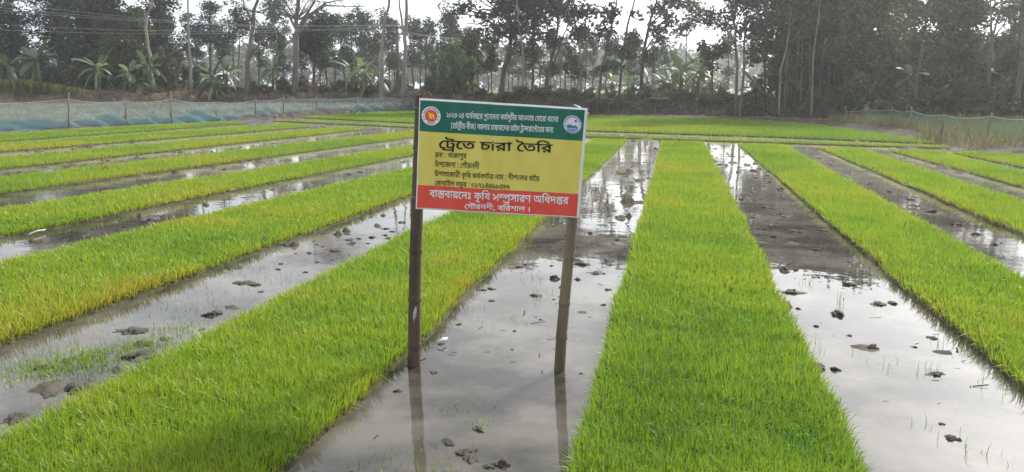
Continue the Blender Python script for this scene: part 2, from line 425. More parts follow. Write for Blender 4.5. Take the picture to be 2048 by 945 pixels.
# Bengali letter shapes as outlines (units: 1000 per em), then the lines of the board: advance width, (glyph, x, y)
GLYPHS = {
77:[[138,583,170,631,233,596,212,540,236,515,378,480,426,461,460,436,482,408,496,374,500,335,494,293,475,255,444,222,403,195,351,177,249,175,289,184,438,112,553,28,507,-26,364,78,192,152,65,185,80,256,207,234,302,236,348,245,382,260,403,280,417,304,416,362,387,396,196,454,144,490]],
75:[[250,94,178,115,121,158,84,224,72,313,83,389,115,457,170,510,207,529,250,540,350,541,393,530,429,513,481,463,510,397,520,320,509,244,476,176,420,124,384,105,340,95],[274,471,226,454,187,421,162,373,154,284,177,215,210,182,260,164,320,164,370,182,407,217,431,265,437,353,424,404,396,441,355,465]],
78:[[551,249,532,165,494,98,466,73,433,54,393,43,312,41,246,58,187,96,134,161,87,262,47,402,29,490,105,510,146,338,191,222,216,181,244,152,273,131,306,119,374,118,422,139,453,178,474,262,467,371,445,434,412,480,370,505,317,502,298,485,305,403,311,390,231,369,207,467,216,515,242,548,318,578,381,575,421,562,455,540,509,478,542,393]],
598:[[49,338,291,338,291,256,49,256]],
79:[[296,0,226,5,167,21,122,47,88,82,69,123,62,170,66,206,80,238,102,266,176,316,229,337,229,312,121,372,90,406,76,447,77,497,100,546,144,586,207,613,290,622,388,612,455,585,497,546,517,500,517,450,499,406,445,357,368,321,365,341,454,300,486,276,511,248,525,213,530,171,523,119,503,76,470,43,423,19,366,5],[345,74,384,83,413,99,434,120,446,144,448,193,428,228,346,278,296,292,211,262,160,221,147,197,143,169,147,143,160,120,182,100,211,84],[297,363,402,410,429,438,438,471,434,493,422,513,372,541,268,550,188,526,163,503,154,471,169,427,215,392]],
8:[[903,622,903,551,798,551,798,0,721,0,676,72,589,157,557,180,582,246,686,161,724,109,721,551,-10,551,-10,622],[331,95,246,123,206,149,130,232,61,359,29,442,102,466,152,344,205,255,266,198,338,170,412,169,466,184,503,214,528,276,527,336,516,368,498,394,476,414,450,426,400,428,370,416,355,390,361,331,285,316,271,388,280,432,307,465,367,494,413,500,485,488,542,454,582,401,603,333,603,259,581,194,536,140,468,103],[344,465,329,504,296,536,243,556,267,601,346,574,394,539,418,495,423,468]],
36:[[655,622,655,551,550,551,550,0,473,0,383,104,307,162,218,209,115,238,92,331,144,296,247,268,368,203,454,124,475,97,473,688,526,688,549,622],[251,623,316,604,363,568,391,520,400,464,393,415,371,373,336,337,287,308,228,288,158,275,110,285,92,331,189,345,256,369,298,402,317,443,316,492,291,532,242,552,179,553,138,536,118,508,124,468,150,446,106,384,54,436,38,497,47,541,73,579,117,608,176,623]],
131:[[-254,707,72,917,110,860,-209,644]],
42:[[606,622,606,551,501,551,501,0,424,0,374,76,305,142,221,196,126,232,76,243,37,339,236,444,375,500,447,524,424,482,424,551,-10,551,-10,622],[424,474,445,446,285,384,130,304,245,263,358,190,417,125,438,88,429,88]],
26:[[606,244,579,192,516,138,408,101,380,97,359,120,535,77,684,11,649,-49,490,22,322,68,143,94,152,166,290,152,393,162,467,192,513,234,535,284,534,343,523,370,504,391,448,416,382,416,372,481,459,481,518,466,577,421,614,327],[167,225,116,260,95,307,91,559,168,559,170,331,184,301,212,288,285,293,343,326,372,370,368,403,252,421,197,444,155,480,168,544,233,494,323,481,415,455,444,422,450,388,437,327,399,277,340,240,268,220],[-10,551,-10,622,697,622,697,551]],
61:[[356,622,356,551,315,545,245,503,181,433,148,372,130,301,130,217,150,148,183,102,246,71,321,78,348,92,383,31,305,-1,224,-1,186,10,123,53,76,120,52,209,52,313,80,408,131,488,200,549,280,588,130,551,-10,551,-10,622]],
46:[[606,622,606,551,501,551,501,0,424,0,374,76,305,142,221,196,126,232,76,243,37,339,236,444,375,500,447,524,424,482,424,551,-10,551,-10,622],[424,474,445,446,285,384,130,304,245,263,358,190,417,125,438,88,429,88],[155,1,133,22,127,68,142,95,169,110,215,104,237,83,243,36,228,10]],
40:[[726,622,726,551,621,551,621,0,544,0,544,396,566,332,469,461,386,534,321,555,248,549,166,501,116,447,108,445,174,465,209,462,238,451,259,434,283,385,282,320,265,326,461,516,510,463,226,195,167,250,249,328,213,285,183,262,218,327,212,372,192,391,119,391,98,380,22,452,132,569,192,606,256,626,327,627,392,608,451,571,567,441,549,446,544,688,597,688,620,622]],
132:[[-95,-233,-170,-233,-193,-185,-229,-156,-390,-157,-561,-158,-628,-134,-663,-104,-688,-61,-687,58,-611,48,-616,-22,-601,-56,-556,-84,-387,-82,-274,-76,-206,-97,-172,-129,-172,121,-95,184]],
39:[[614,622,614,551,509,551,509,0,432,0,432,243,448,187,350,293,269,341,216,351,172,342,139,316,128,274,137,238,166,209,214,184,176,113,106,154,61,210,50,242,49,308,70,358,107,394,179,421,269,415,354,375,451,284,437,280,432,551,-10,551,-10,622]],
54:[[276,622,276,551,171,551,171,0,94,0,94,469,58,527,21,548,-10,551,-10,622,38,615,85,578,96,564,94,688,148,688,170,622]],
37:[[613,622,613,551,159,551,159,253,145,273,271,382,431,468,475,486,540,422,492,285,491,141,522,10,447,-7,413,144,415,299,453,410,465,405,318,326,177,210,141,175,82,215,82,551,-10,551,-10,622]],
20:[[817,622,817,551,492,551,492,0,415,0,366,76,298,144,216,198,124,234,76,243,37,339,231,439,437,517,415,475,415,551,-10,551,-10,622],[415,467,436,438,295,385,130,304,246,262,354,186,409,124,428,90,420,88],[755,246,737,207,705,177,656,160,566,163,572,235,634,235,668,252,683,296,677,330,660,360,632,386,592,409,479,438,482,513,578,492,661,452,723,396,744,363,757,327]],
44:[[632,622,632,551,527,551,527,0,450,0,450,135,468,82,373,208,322,253,266,278,213,279,174,262,151,228,151,184,172,150,243,111,218,34,130,80,82,140,66,208,76,265,107,308,150,336,223,353,297,343,358,315,431,246,471,189,454,186,450,551,-10,551,-10,622],[297,299,221,322,211,389,187,436,144,468,38,494,51,566,182,534,246,490,286,420]],
50:[[692,622,692,551,587,551,587,0,510,0,510,353,533,290,465,365,418,371,279,168,230,133,170,128,120,147,53,217,35,244,96,281,141,218,180,203,223,222,312,354,362,428,396,447,436,447,493,416,536,374,516,373,510,551,-10,551,-10,622],[271,271,242,404,214,441,173,467,38,495,53,571,202,528,264,492,299,436,315,356]],
58:[[-238,-230,-288,-197,-306,-160,-304,-106,-290,-81,-240,-48,-172,-36,-172,8,-95,8,-95,-56,-128,-102,-203,-104,-227,-118,-233,-152,-207,-175,-152,-177,-103,-159,-38,-102,98,-175,163,-218,121,-271,-22,-183,-118,-234]],
25:[[577,622,577,551,172,551,174,158,189,117,221,98,270,98,340,129,396,182,431,248,436,315,420,339,271,362,180,420,161,447,171,534,232,458,298,429,449,414,497,380,516,328,514,266,488,189,443,122,362,57,304,32,215,25,144,52,106,109,95,191,95,551,-10,551,-10,622]],
56:[[276,551,171,551,171,0,94,0,94,551,-10,551,-10,622,94,622,77,699,39,758,-16,800,-124,837,-290,847,-402,830,-432,814,-442,792,-431,773,-365,763,-208,759,-149,737,-115,697,-100,615,-167,615,-182,672,-238,692,-403,694,-476,713,-511,747,-521,789,-514,825,-492,856,-456,882,-405,901,-339,913,-258,917,-133,909,-29,885,54,846,116,789,156,714,174,622,276,622]],
9:[[898,622,898,551,798,551,798,0,721,0,676,72,589,157,557,180,582,246,686,161,724,109,721,551,-10,551,-10,622],[331,95,246,123,206,149,130,232,61,359,29,442,102,466,152,344,205,255,266,198,338,170,412,169,466,184,503,213,528,276,527,336,516,368,498,394,476,414,450,426,400,428,370,416,355,390,361,331,285,316,271,388,280,432,307,465,367,494,413,500,485,488,542,454,582,401,603,333,603,259,581,194,536,140,468,103],[344,465,329,504,296,536,243,556,267,601,346,574,394,539,418,495,423,468],[1168,622,1168,551,1063,551,1063,0,986,0,986,479,948,534,916,549,887,551,887,622,933,615,978,578,989,564,986,688,1039,688,1062,622]],
18:[[557,625,596,612,628,590,652,561,666,525,668,452,646,397,606,351,516,297,480,282,449,354,525,387,574,427,587,453,589,505,570,538,534,556,463,553,369,503,333,451,341,412,386,395,365,321,302,343,264,380,251,431,260,477,306,543,381,598,442,621],[681,225,674,173,654,129,620,92,574,64,518,48,407,45,320,67,240,114,169,187,106,291,51,427,28,507,103,529,161,361,227,240,265,195,306,161,352,137,401,123,495,121,559,144,582,166,595,193,597,253,574,294,509,338,589,373,639,335,670,285]],
35:[[354,55,303,68,254,90,208,123,166,167,126,222,91,290,29,466,105,486,155,340,211,233,243,194,278,164,316,143,358,130,461,131,521,157,557,201,573,278,557,354,530,394,492,420,444,429,401,421,377,399,378,321,301,306,288,380,297,426,322,462,386,494,440,500,516,487,578,450,623,392,647,317,647,233,624,160,576,102,504,63],[717,622,717,551,-10,551,-10,622]],
70:[[636,622,636,551,531,551,531,0,454,0,361,98,286,149,196,188,84,212,48,303,252,414,164,466,48,502,79,570,81,551,-10,551,-10,622],[454,551,135,551,114,560,252,497,336,432,341,376,145,278,125,265,113,280,218,257,305,220,410,144,470,83,457,79],[150,1,128,22,122,68,138,95,164,110,210,104,232,83,238,36,222,10]],
450:[[356,622,356,551,315,545,245,503,181,433,148,372,130,301,130,217,150,148,183,102,246,71,321,78,348,92,383,31,305,-1,223,-1,186,10,122,53,76,120,52,209,52,310,74,398,113,471,193,556,312,622]],
38:[[606,622,606,551,501,551,501,0,424,0,374,76,305,142,221,196,126,232,76,243,37,339,236,444,375,500,447,524,424,482,424,622],[424,474,445,446,285,384,130,304,245,263,358,190,417,125,438,88,429,88],[293,624,287,552,217,548,190,522,191,492,211,464,293,423,233,378,150,433,116,484,111,542,134,590,187,622]],
593:[[256,-135,211,-68,175,5,147,83,127,165,115,248,111,332,115,417,127,499,147,580,175,656,211,727,256,792,337,792,296,724,261,652,213,495,201,414,197,331,201,247,213,165,232,85,260,8,295,-66,338,-135]],
51:[[291,497,370,474,423,432,454,379,464,325,458,274,438,231,406,195,362,168,305,150,236,141,246,152,408,80,540,-10,494,-63,346,38,210,106,46,154,61,223,207,204,287,212,340,233,370,265,385,320,381,353,368,380,346,402,285,427,189,423,158,402,154,338,81,323,70,384,80,428,109,463,180,494],[175,465,159,504,126,536,73,556,97,601,177,574,224,539,249,495,254,468],[540,622,540,551,-10,551,-10,622]],
10:[[358,622,349,666,324,691,278,699,104,708,44,736,4,788,-5,912,69,907,78,810,108,784,200,771,341,763,394,734,420,690,430,622],[291,497,370,474,423,432,454,379,464,325,458,274,438,231,406,195,362,168,305,150,236,141,246,152,408,80,540,-10,494,-63,346,38,210,106,46,154,61,223,207,204,287,212,340,233,370,265,385,320,381,353,368,380,346,402,285,427,189,423,158,402,154,338,81,323,70,384,80,428,109,463,180,494],[175,465,159,504,126,536,73,556,97,601,177,574,224,539,249,495,254,468],[540,622,540,551,-10,551,-10,622]],
32:[[722,622,722,551,356,551,357,354,372,322,406,317,461,350,529,433,589,442,638,345,656,245,644,167,607,101,548,53,466,27,374,27,294,47,222,90,158,160,101,258,51,387,29,465,105,485,156,324,215,210,248,169,284,138,323,117,366,104,413,100,462,104,503,118,536,140,561,169,575,204,574,297,548,358,535,373,581,392,499,288,436,249,351,248,307,279,284,328,279,551,-10,551,-10,622]],
27:[[362,65,288,84,219,123,156,186,100,276,51,394,29,465,105,485,154,342,210,239,243,202,278,174,316,155,358,143,449,143,487,153,516,171,537,196,550,228,546,321,530,358,590,358,489,280,418,258,343,264,303,284,275,316,260,359,261,414,289,474,314,503,394,553,-10,551,-10,622,927,622,927,551,535,554,408,485,350,428,335,380,342,350,374,329,434,336,523,396,609,365,630,254,620,190,589,133,534,90,453,66],[816,80,836,10,761,-7,727,144,727,288,755,388,664,397,592,422,536,460,475,543,551,559,592,508,655,472,806,462,845,392,811,304]],
594:[[82,-135,124,-68,158,4,186,80,206,160,218,241,218,409,206,492,186,572,159,649,124,723,81,792,163,792,208,725,245,652,272,574,304,409,304,240,292,158,272,78,245,1,208,-70,163,-135]],
47:[[741,622,741,551,636,551,636,0,559,0,559,335,565,309,518,360,484,377,425,369,403,341,400,271,335,266,313,336,269,379,213,394,155,376,129,330,131,291,158,248,208,215,241,201,214,127,128,168,84,208,56,259,46,320,56,374,84,418,127,448,179,464,242,464,299,446,347,410,369,384,354,383,376,420,432,449,496,445,571,397,562,382,559,551,-10,551,-10,622]],
49:[[643,622,643,551,538,551,538,0,461,0,360,100,284,151,195,188,84,212,48,303,197,387,280,425,339,432,341,376,171,292,142,275,272,236,376,175,463,99,461,312,461,551,-10,551,-10,622],[77,569,244,508,402,411,468,355,467,264,346,369,198,452,48,502]],
30:[[577,622,577,551,172,551,174,158,189,117,221,98,270,98,340,129,397,183,432,251,437,319,423,348,392,362,317,357,306,428,413,437,473,414,500,381,515,333,514,264,488,188,443,122,363,58,305,33,216,25,144,52,106,109,95,191,95,551,-10,551,-10,622],[395,622,386,666,361,691,315,699,147,703,78,724,30,768,8,833,11,912,85,907,94,810,124,784,216,771,378,763,431,734,457,690,467,622]],
367:[[897,622,897,551,792,551,792,0,715,0,715,353,738,290,670,365,622,371,484,168,435,133,375,128,324,147,258,217,240,244,301,281,346,218,396,204,438,231,551,412,584,440,620,449,662,441,741,374,721,373,715,551,-10,551,-10,622],[509,302,478,271,450,407,425,442,362,476,267,495,292,571,334,551,438,517,487,474,514,411,522,355],[271,437,371,396,513,290,476,246,330,343,247,371,192,371,152,356,131,325,130,287,146,258,202,223,165,152,101,190,60,244,46,307,56,360,84,401,126,429]],
380:[[331,626,400,604,462,560,600,401,545,362,438,493,360,545,271,555,183,527,128,487,182,497,214,494,239,483,271,445,278,363,169,299,210,349,215,395,192,427,117,424,95,413,22,485,132,580,223,621],[498,474,216,238,162,297,254,368,451,526],[726,622,726,551,621,551,621,231,544,231,544,396,544,688,597,688,620,622],[298,226,346,212,386,183,400,164,430,198,473,208,529,194,583,154,545,169,544,256,621,255,621,0,544,0,544,164,577,78,517,132,472,139,442,117,438,54,377,51,359,110,324,147,278,160,245,153,220,122,220,92,238,64,302,29,273,-39,203,-4,156,45,144,76,140,113,144,144,156,171,177,195,204,213,235,224]],
370:[[248,465,319,432,400,358,399,268,339,334,272,382,239,395,186,397,151,382,131,352,130,314,146,285,202,250,165,179,101,218,60,271,46,334,56,389,84,429,146,464],[858,622,858,551,452,551,454,158,469,117,501,98,550,98,620,129,677,183,712,251,717,319,703,348,672,362,597,357,586,428,693,437,753,414,780,381,795,333,794,264,768,188,723,122,643,58,585,33,496,25,424,52,386,109,375,191,375,551,-10,551,-10,622],[675,622,666,666,641,691,595,699,427,703,358,724,310,768,288,833,291,912,365,907,374,810,404,784,496,771,658,763,711,734,737,690,747,622]],
202:[[265,622,265,551,195,551,255,573,181,496,159,419,190,194,183,96,154,34,92,-16,-10,-52,-31,17,39,40,82,70,109,126,94,296,81,417,101,497,157,572,172,551,-10,551,-10,622]],
451:[[283,603,275,663,250,690,82,708,22,736,-18,788,-27,912,47,907,56,810,86,784,266,763,319,734,345,690,355,622],[356,622,356,551,315,545,245,503,181,433,148,372,130,301,130,217,150,148,183,102,246,71,321,78,348,92,383,31,305,-1,223,-1,186,10,122,53,76,120,52,209,52,310,74,398,113,471,193,556,312,622]],
55:[[276,622,276,551,171,551,171,0,94,0,94,551,-10,551,-10,622,82,622,20,704,93,812,151,867,223,904,313,917,414,904,541,849,705,731,663,677,538,770,432,826,362,842,290,842,230,825,180,793,106,693,160,622]],
388:[[508,556,508,125,437,121,360,198,257,254,129,286,92,375,253,451,413,509,449,519,431,479,431,555],[431,474,451,446,260,377,172,334,162,350,307,306,412,238,435,217],[613,622,613,551,-10,551,-10,622],[206,181,254,162,306,109,334,142,370,153,405,145,469,83,434,114,434,147,508,147,508,-43,431,-43,431,109,464,17,416,75,373,84,348,63,344,3,283,0,267,60,233,101,182,115,150,108,125,77,125,47,142,18,207,-16,178,-84,108,-49,61,0,49,31,45,68,49,99,61,127,82,150,109,169]],
611:[[116,421,93,443,85,482,93,522,116,543,163,548,191,535,207,505,207,460,191,430],[116,-7,93,15,85,54,93,94,116,115,163,120,191,107,207,77,207,32,191,2]],
21:[[706,622,706,551,601,551,601,0,524,0,435,104,317,188,207,229,166,238,142,331,190,296,301,267,388,225,483,149,526,97,524,688,577,688,600,622],[446,433,418,372,366,325,295,294,209,276,162,285,142,331,274,354,331,383,364,420,375,466,361,522,316,571,371,625,428,554,448,499],[144,434,112,444,85,462,65,485,53,514,71,628,147,607,130,552,136,523,168,502,224,509,270,541,316,612,371,625,373,575,325,498,262,448,210,432]],
322:[[433,620,487,592,509,559,516,515,504,457,468,406,354,306,346,264,365,239,422,239,489,282,565,255,581,158,575,114,558,76,530,44,491,20,441,5,348,2,284,15,220,47,157,103,100,191,50,316,28,395,105,417,142,290,184,199,230,138,278,100,354,77,447,86,490,118,499,207,491,229,551,236,480,186,424,167,355,168,326,179,283,218,268,272,275,315,437,474,442,526,414,551,340,549,274,509,257,474,281,436,290,430,237,370,200,400,176,451,183,503,220,557,306,612],[709,624,740,614,765,598,783,577,794,552,792,492,761,445,690,406,655,396,639,460,700,482,720,506,716,543,684,558,638,555,578,522,525,466,503,432,446,468,541,576,616,619],[633,252,566,276,498,341,453,425,507,490,542,392,576,350,618,326,681,319,719,338,726,384,698,419,661,435,716,471,782,425,803,381,800,334,788,308,768,284,740,265,703,254],[762,32,770,9,699,-7,669,165,689,265,707,300,737,324,787,272,753,210]],
57:[[-324,-261,-383,-233,-412,-199,-422,-151,-418,-119,-405,-92,-383,-70,-354,-53,-274,-39,-193,-49,-77,-99,89,-217,44,-271,-78,-178,-182,-122,-247,-105,-319,-109,-343,-127,-351,-153,-342,-183,-303,-203,-243,-197,-201,-164,-172,-59,-172,8,-95,8,-107,-135,-143,-206,-185,-242,-247,-263]],
12:[[508,622,499,666,474,691,428,699,248,700,165,715,111,751,79,809,78,912,152,907,161,810,191,784,283,771,440,770,511,756,554,722,578,648,580,622],[722,622,722,551,356,551,357,354,372,322,406,317,461,350,529,433,589,442,638,345,656,245,644,167,607,101,548,53,466,27,374,27,294,47,222,90,158,160,101,258,51,387,29,465,105,485,156,324,215,210,248,169,284,138,323,117,366,104,413,100,462,104,503,118,536,140,561,169,575,204,574,297,548,358,535,373,581,392,499,288,436,249,351,248,307,279,284,328,279,551,-10,551,-10,622]],
22:[[484,0,484,425,505,362,400,492,324,544,263,556,201,544,138,488,120,465,106,457,169,483,245,485,290,469,332,424,346,369,342,331,328,296,306,264,233,202,182,172,131,245,226,296,248,317,262,340,264,379,249,402,220,415,120,400,103,392,22,458,88,548,164,608,223,627,287,627,346,612,428,559,507,472,489,483,484,688,537,688,560,622,666,622,666,551,561,551,561,0]],
67:[[171,0,94,0,94,551,-10,551,-10,622,276,622,276,551,171,551],[99,622,90,666,65,691,20,699,-189,700,-272,715,-327,751,-358,809,-359,912,-285,907,-276,810,-246,784,-154,771,31,770,102,756,145,722,169,648,171,622]],
59:[[-355,-80,-105,25,-79,-41,-277,-114,-290,-102,-154,-126,9,-198,35,-214,-1,-271,-137,-202,-281,-165,-321,-160]],
6:[[123,314,242,224,346,111,424,-8,359,-41,250,105,154,194,73,250],[80,512,96,558,127,592,169,614,245,620,291,605,328,576,352,536,360,486,352,436,328,395,291,366,245,351,169,357,127,379,96,414,80,459],[149,465,168,433,200,416,239,416,271,434,289,466,289,507,271,538,239,555,200,555,168,538,149,506]],
62:[[283,622,274,665,250,691,82,708,22,736,-18,788,-27,912,47,907,56,810,86,784,266,763,319,734,345,690,355,622],[356,622,356,551,315,545,245,503,181,433,148,372,130,301,130,217,150,148,183,102,246,71,321,78,348,92,383,31,305,-1,224,-1,186,10,123,53,76,120,52,209,52,313,80,408,131,488,200,549,280,588,130,551,-10,551,-10,622]],
68:[[722,622,722,551,356,551,357,354,372,322,406,317,461,350,529,433,589,442,638,345,656,245,644,167,607,101,548,53,466,27,374,27,294,47,222,90,158,160,101,258,51,387,29,465,105,485,156,324,215,210,248,169,284,138,323,117,366,104,413,100,462,104,503,118,536,140,561,169,575,204,574,297,548,358,535,373,581,392,499,288,436,249,351,248,307,279,284,328,279,551,-10,551,-10,622],[333,-142,311,-121,305,-75,320,-48,347,-33,393,-39,415,-60,421,-107,406,-133]],
133:[[-95,67,-95,-268,-172,-268,-248,-205,-391,-151,-422,-145,-458,-65,-270,29,-172,67],[-172,-5,-379,-99,-368,-91,-262,-126,-169,-187]],
76:[[235,4,194,16,162,36,141,62,127,91,126,147,148,194,197,231,234,244,263,167,211,141,207,108,226,88,286,75,356,88,382,105,401,127,412,152,411,218,364,284,190,418,140,474,125,529,149,597,177,631,243,596,211,527,242,475,405,354,467,286,491,212,490,146,466,85,422,39,361,10]],
82:[[382,301,432,286,294,249,208,253,159,267,120,292,92,324,76,364,72,440,89,494,140,561,214,606,297,622,382,606,427,570,454,517,459,455,461,115,475,89,528,77,520,0,436,15,404,38,383,96],[339,330,404,357,382,338,378,496,345,542,280,550,213,522,164,464,151,406,154,377,165,355,206,330]],
80:[[264,3,177,29,140,51,109,79,83,114,64,153,53,198,49,248,54,300,69,349,94,394,170,479,278,556,414,629,453,575,434,519,444,485,475,463,533,456,566,400,447,322,401,264,392,221,401,185,431,155,528,146,561,61,448,16],[444,87,458,89,414,98,378,113,350,134,331,160,320,189,318,247,347,317,442,404,475,426,473,401,414,420,379,459,375,547,384,533,252,450,187,386,144,316,130,238,142,166,178,117,230,86]],
84:[[231,307,278,285,312,250,331,206,327,134,295,79,278,62,275,72,382,96,422,117,452,143,470,176,474,237,460,278,426,312,324,360,170,408,74,454,45,490,36,551,67,614,83,631,146,596,119,547,137,509,304,447,434,400,510,346,548,286,558,216,545,143,507,88,450,47,334,11,183,0,161,68,232,108,254,146,255,190,236,224,200,243,136,239,110,209,119,152,44,135,27,207,35,246,57,279,117,309]],
83:[[191,5,132,38,102,83,91,164,89,509,75,535,22,547,31,624,124,604,154,571,167,501,167,355,318,370,432,361,470,371,501,397,514,418,586,383,551,330,482,296,398,297,418,312,447,231,445,171,420,99,373,45,311,11],[278,77,336,116,368,195,363,254,332,290,274,304,167,281,169,131,204,78]],
81:[[313,41,248,58,188,96,133,159,84,251,40,376,21,452,96,475,142,308,196,196,239,150,288,124,342,115,382,119,417,132,445,154,466,184,479,223,477,323,449,391,489,392,435,299,382,264,302,263,261,293,239,341,226,498,184,516,166,517,175,593,260,578,294,549,312,471,320,341,348,328,390,345,432,410,443,438,499,452,552,331,559,268,549,187,519,119,467,69,433,52]],
435:[[461,309,422,321,388,340,336,399,317,437,329,439,295,355,247,310,183,301,130,319,61,389,42,417,103,453,150,390,191,376,234,392,263,446,276,551,345,551,386,442,428,396,484,373,528,373,560,390,576,421,576,467,543,537,508,575,588,591,645,504,655,442,651,401,638,367,617,340,588,321,550,309],[738,622,738,551,-10,551,-10,622],[378,-52,278,-26,231,-2,188,31,148,72,110,122,45,254,120,279,171,173,230,96,300,47,381,23,481,24,523,35,554,54,575,78,587,108,585,183,556,229,504,252,443,246,414,205,422,149,347,135,334,206,343,250,369,283,430,313,478,319,552,308,608,276,646,230,665,172,664,102,640,37,593,-13,523,-44]],
7:[[80,512,96,558,127,592,169,614,245,620,291,605,328,576,352,536,360,486,352,436,328,395,291,366,245,351,169,357,127,379,96,414,80,459],[149,465,168,433,200,416,239,416,271,434,289,466,289,506,271,538,239,555,200,555,168,538,149,506],[80,163,96,208,127,243,169,265,245,271,291,256,328,228,352,188,360,137,352,87,328,46,291,17,245,2,169,8,127,30,96,65,80,111],[149,117,168,84,200,67,239,67,271,84,289,116,289,157,271,189,239,206,200,206,168,188,149,157]],
394:[[321,313,185,396,143,395,125,374,134,334,160,308,105,253,60,304,44,346,49,410,85,450,157,470,299,404,370,372,429,379,455,402,463,442,454,491,412,557,393,575,409,622,456,622,526,514,540,442,533,388,512,346,476,317,426,302],[87,601,133,589,201,551,235,506,241,405,165,407,165,470,144,514,98,546,65,556],[432,622,433,551,-10,551,-10,622],[1157,622,1157,551,1052,551,1052,0,975,0,975,396,997,332,900,461,817,534,752,555,679,549,597,501,547,447,539,445,605,465,640,462,669,451,690,434,714,385,713,320,696,326,892,516,941,463,657,195,598,250,680,328,644,285,614,262,649,327,643,372,623,391,550,391,529,380,491,495,583,584,664,621,722,629,792,620,852,592,938,515,998,441,980,446,975,688,1028,688,1051,622]],
34:[[630,622,630,551,525,551,525,0,448,0,448,425,468,363,381,472,301,536,249,554,184,551,143,524,123,481,129,425,150,395,211,366,275,355,269,272,187,287,120,318,70,364,43,425,43,496,64,554,103,595,154,621,211,629,276,621,361,580,470,473,454,477,448,688,501,688,524,622]],
378:[[330,626,400,604,462,560,600,401,545,362,438,493,360,545,270,555,183,527,128,487,182,497,214,494,239,483,271,445,278,363,169,299,210,348,215,395,192,427,117,424,95,413,22,485,132,580,223,621],[498,474,216,238,162,297,254,368,451,526],[736,622,736,551,621,551,621,208,544,253,549,446,544,688,597,688,620,622],[403,-59,324,-44,251,-13,185,35,127,102,76,190,54,241,128,267,176,171,233,95,304,44,392,17,516,20,563,39,592,66,606,118,594,167,558,203,478,212,441,180,444,123,371,109,360,171,369,215,394,248,453,277,536,280,598,259,643,221,671,171,681,115,670,53,636,0,579,-38,496,-58]],
597:[[190,116,197,105,113,-119,46,-119,93,116]],
48:[[687,622,687,551,582,551,582,0,505,0,505,512,505,688,558,688,582,622],[410,622,474,589,522,532,534,509,530,404,484,486,428,538,397,552,339,554,300,534,279,497,280,446,308,406,369,382,413,377,406,300,328,314,272,344,235,388,217,443,217,507,236,562,270,600,337,627],[131,621,180,598,218,558,239,498,240,434,222,383,186,340,130,310,54,300,48,377,128,392,169,426,181,468,169,515,135,546,-1,545,-9,620]],
641:[[194,0,194,622,275,622,275,0]]}
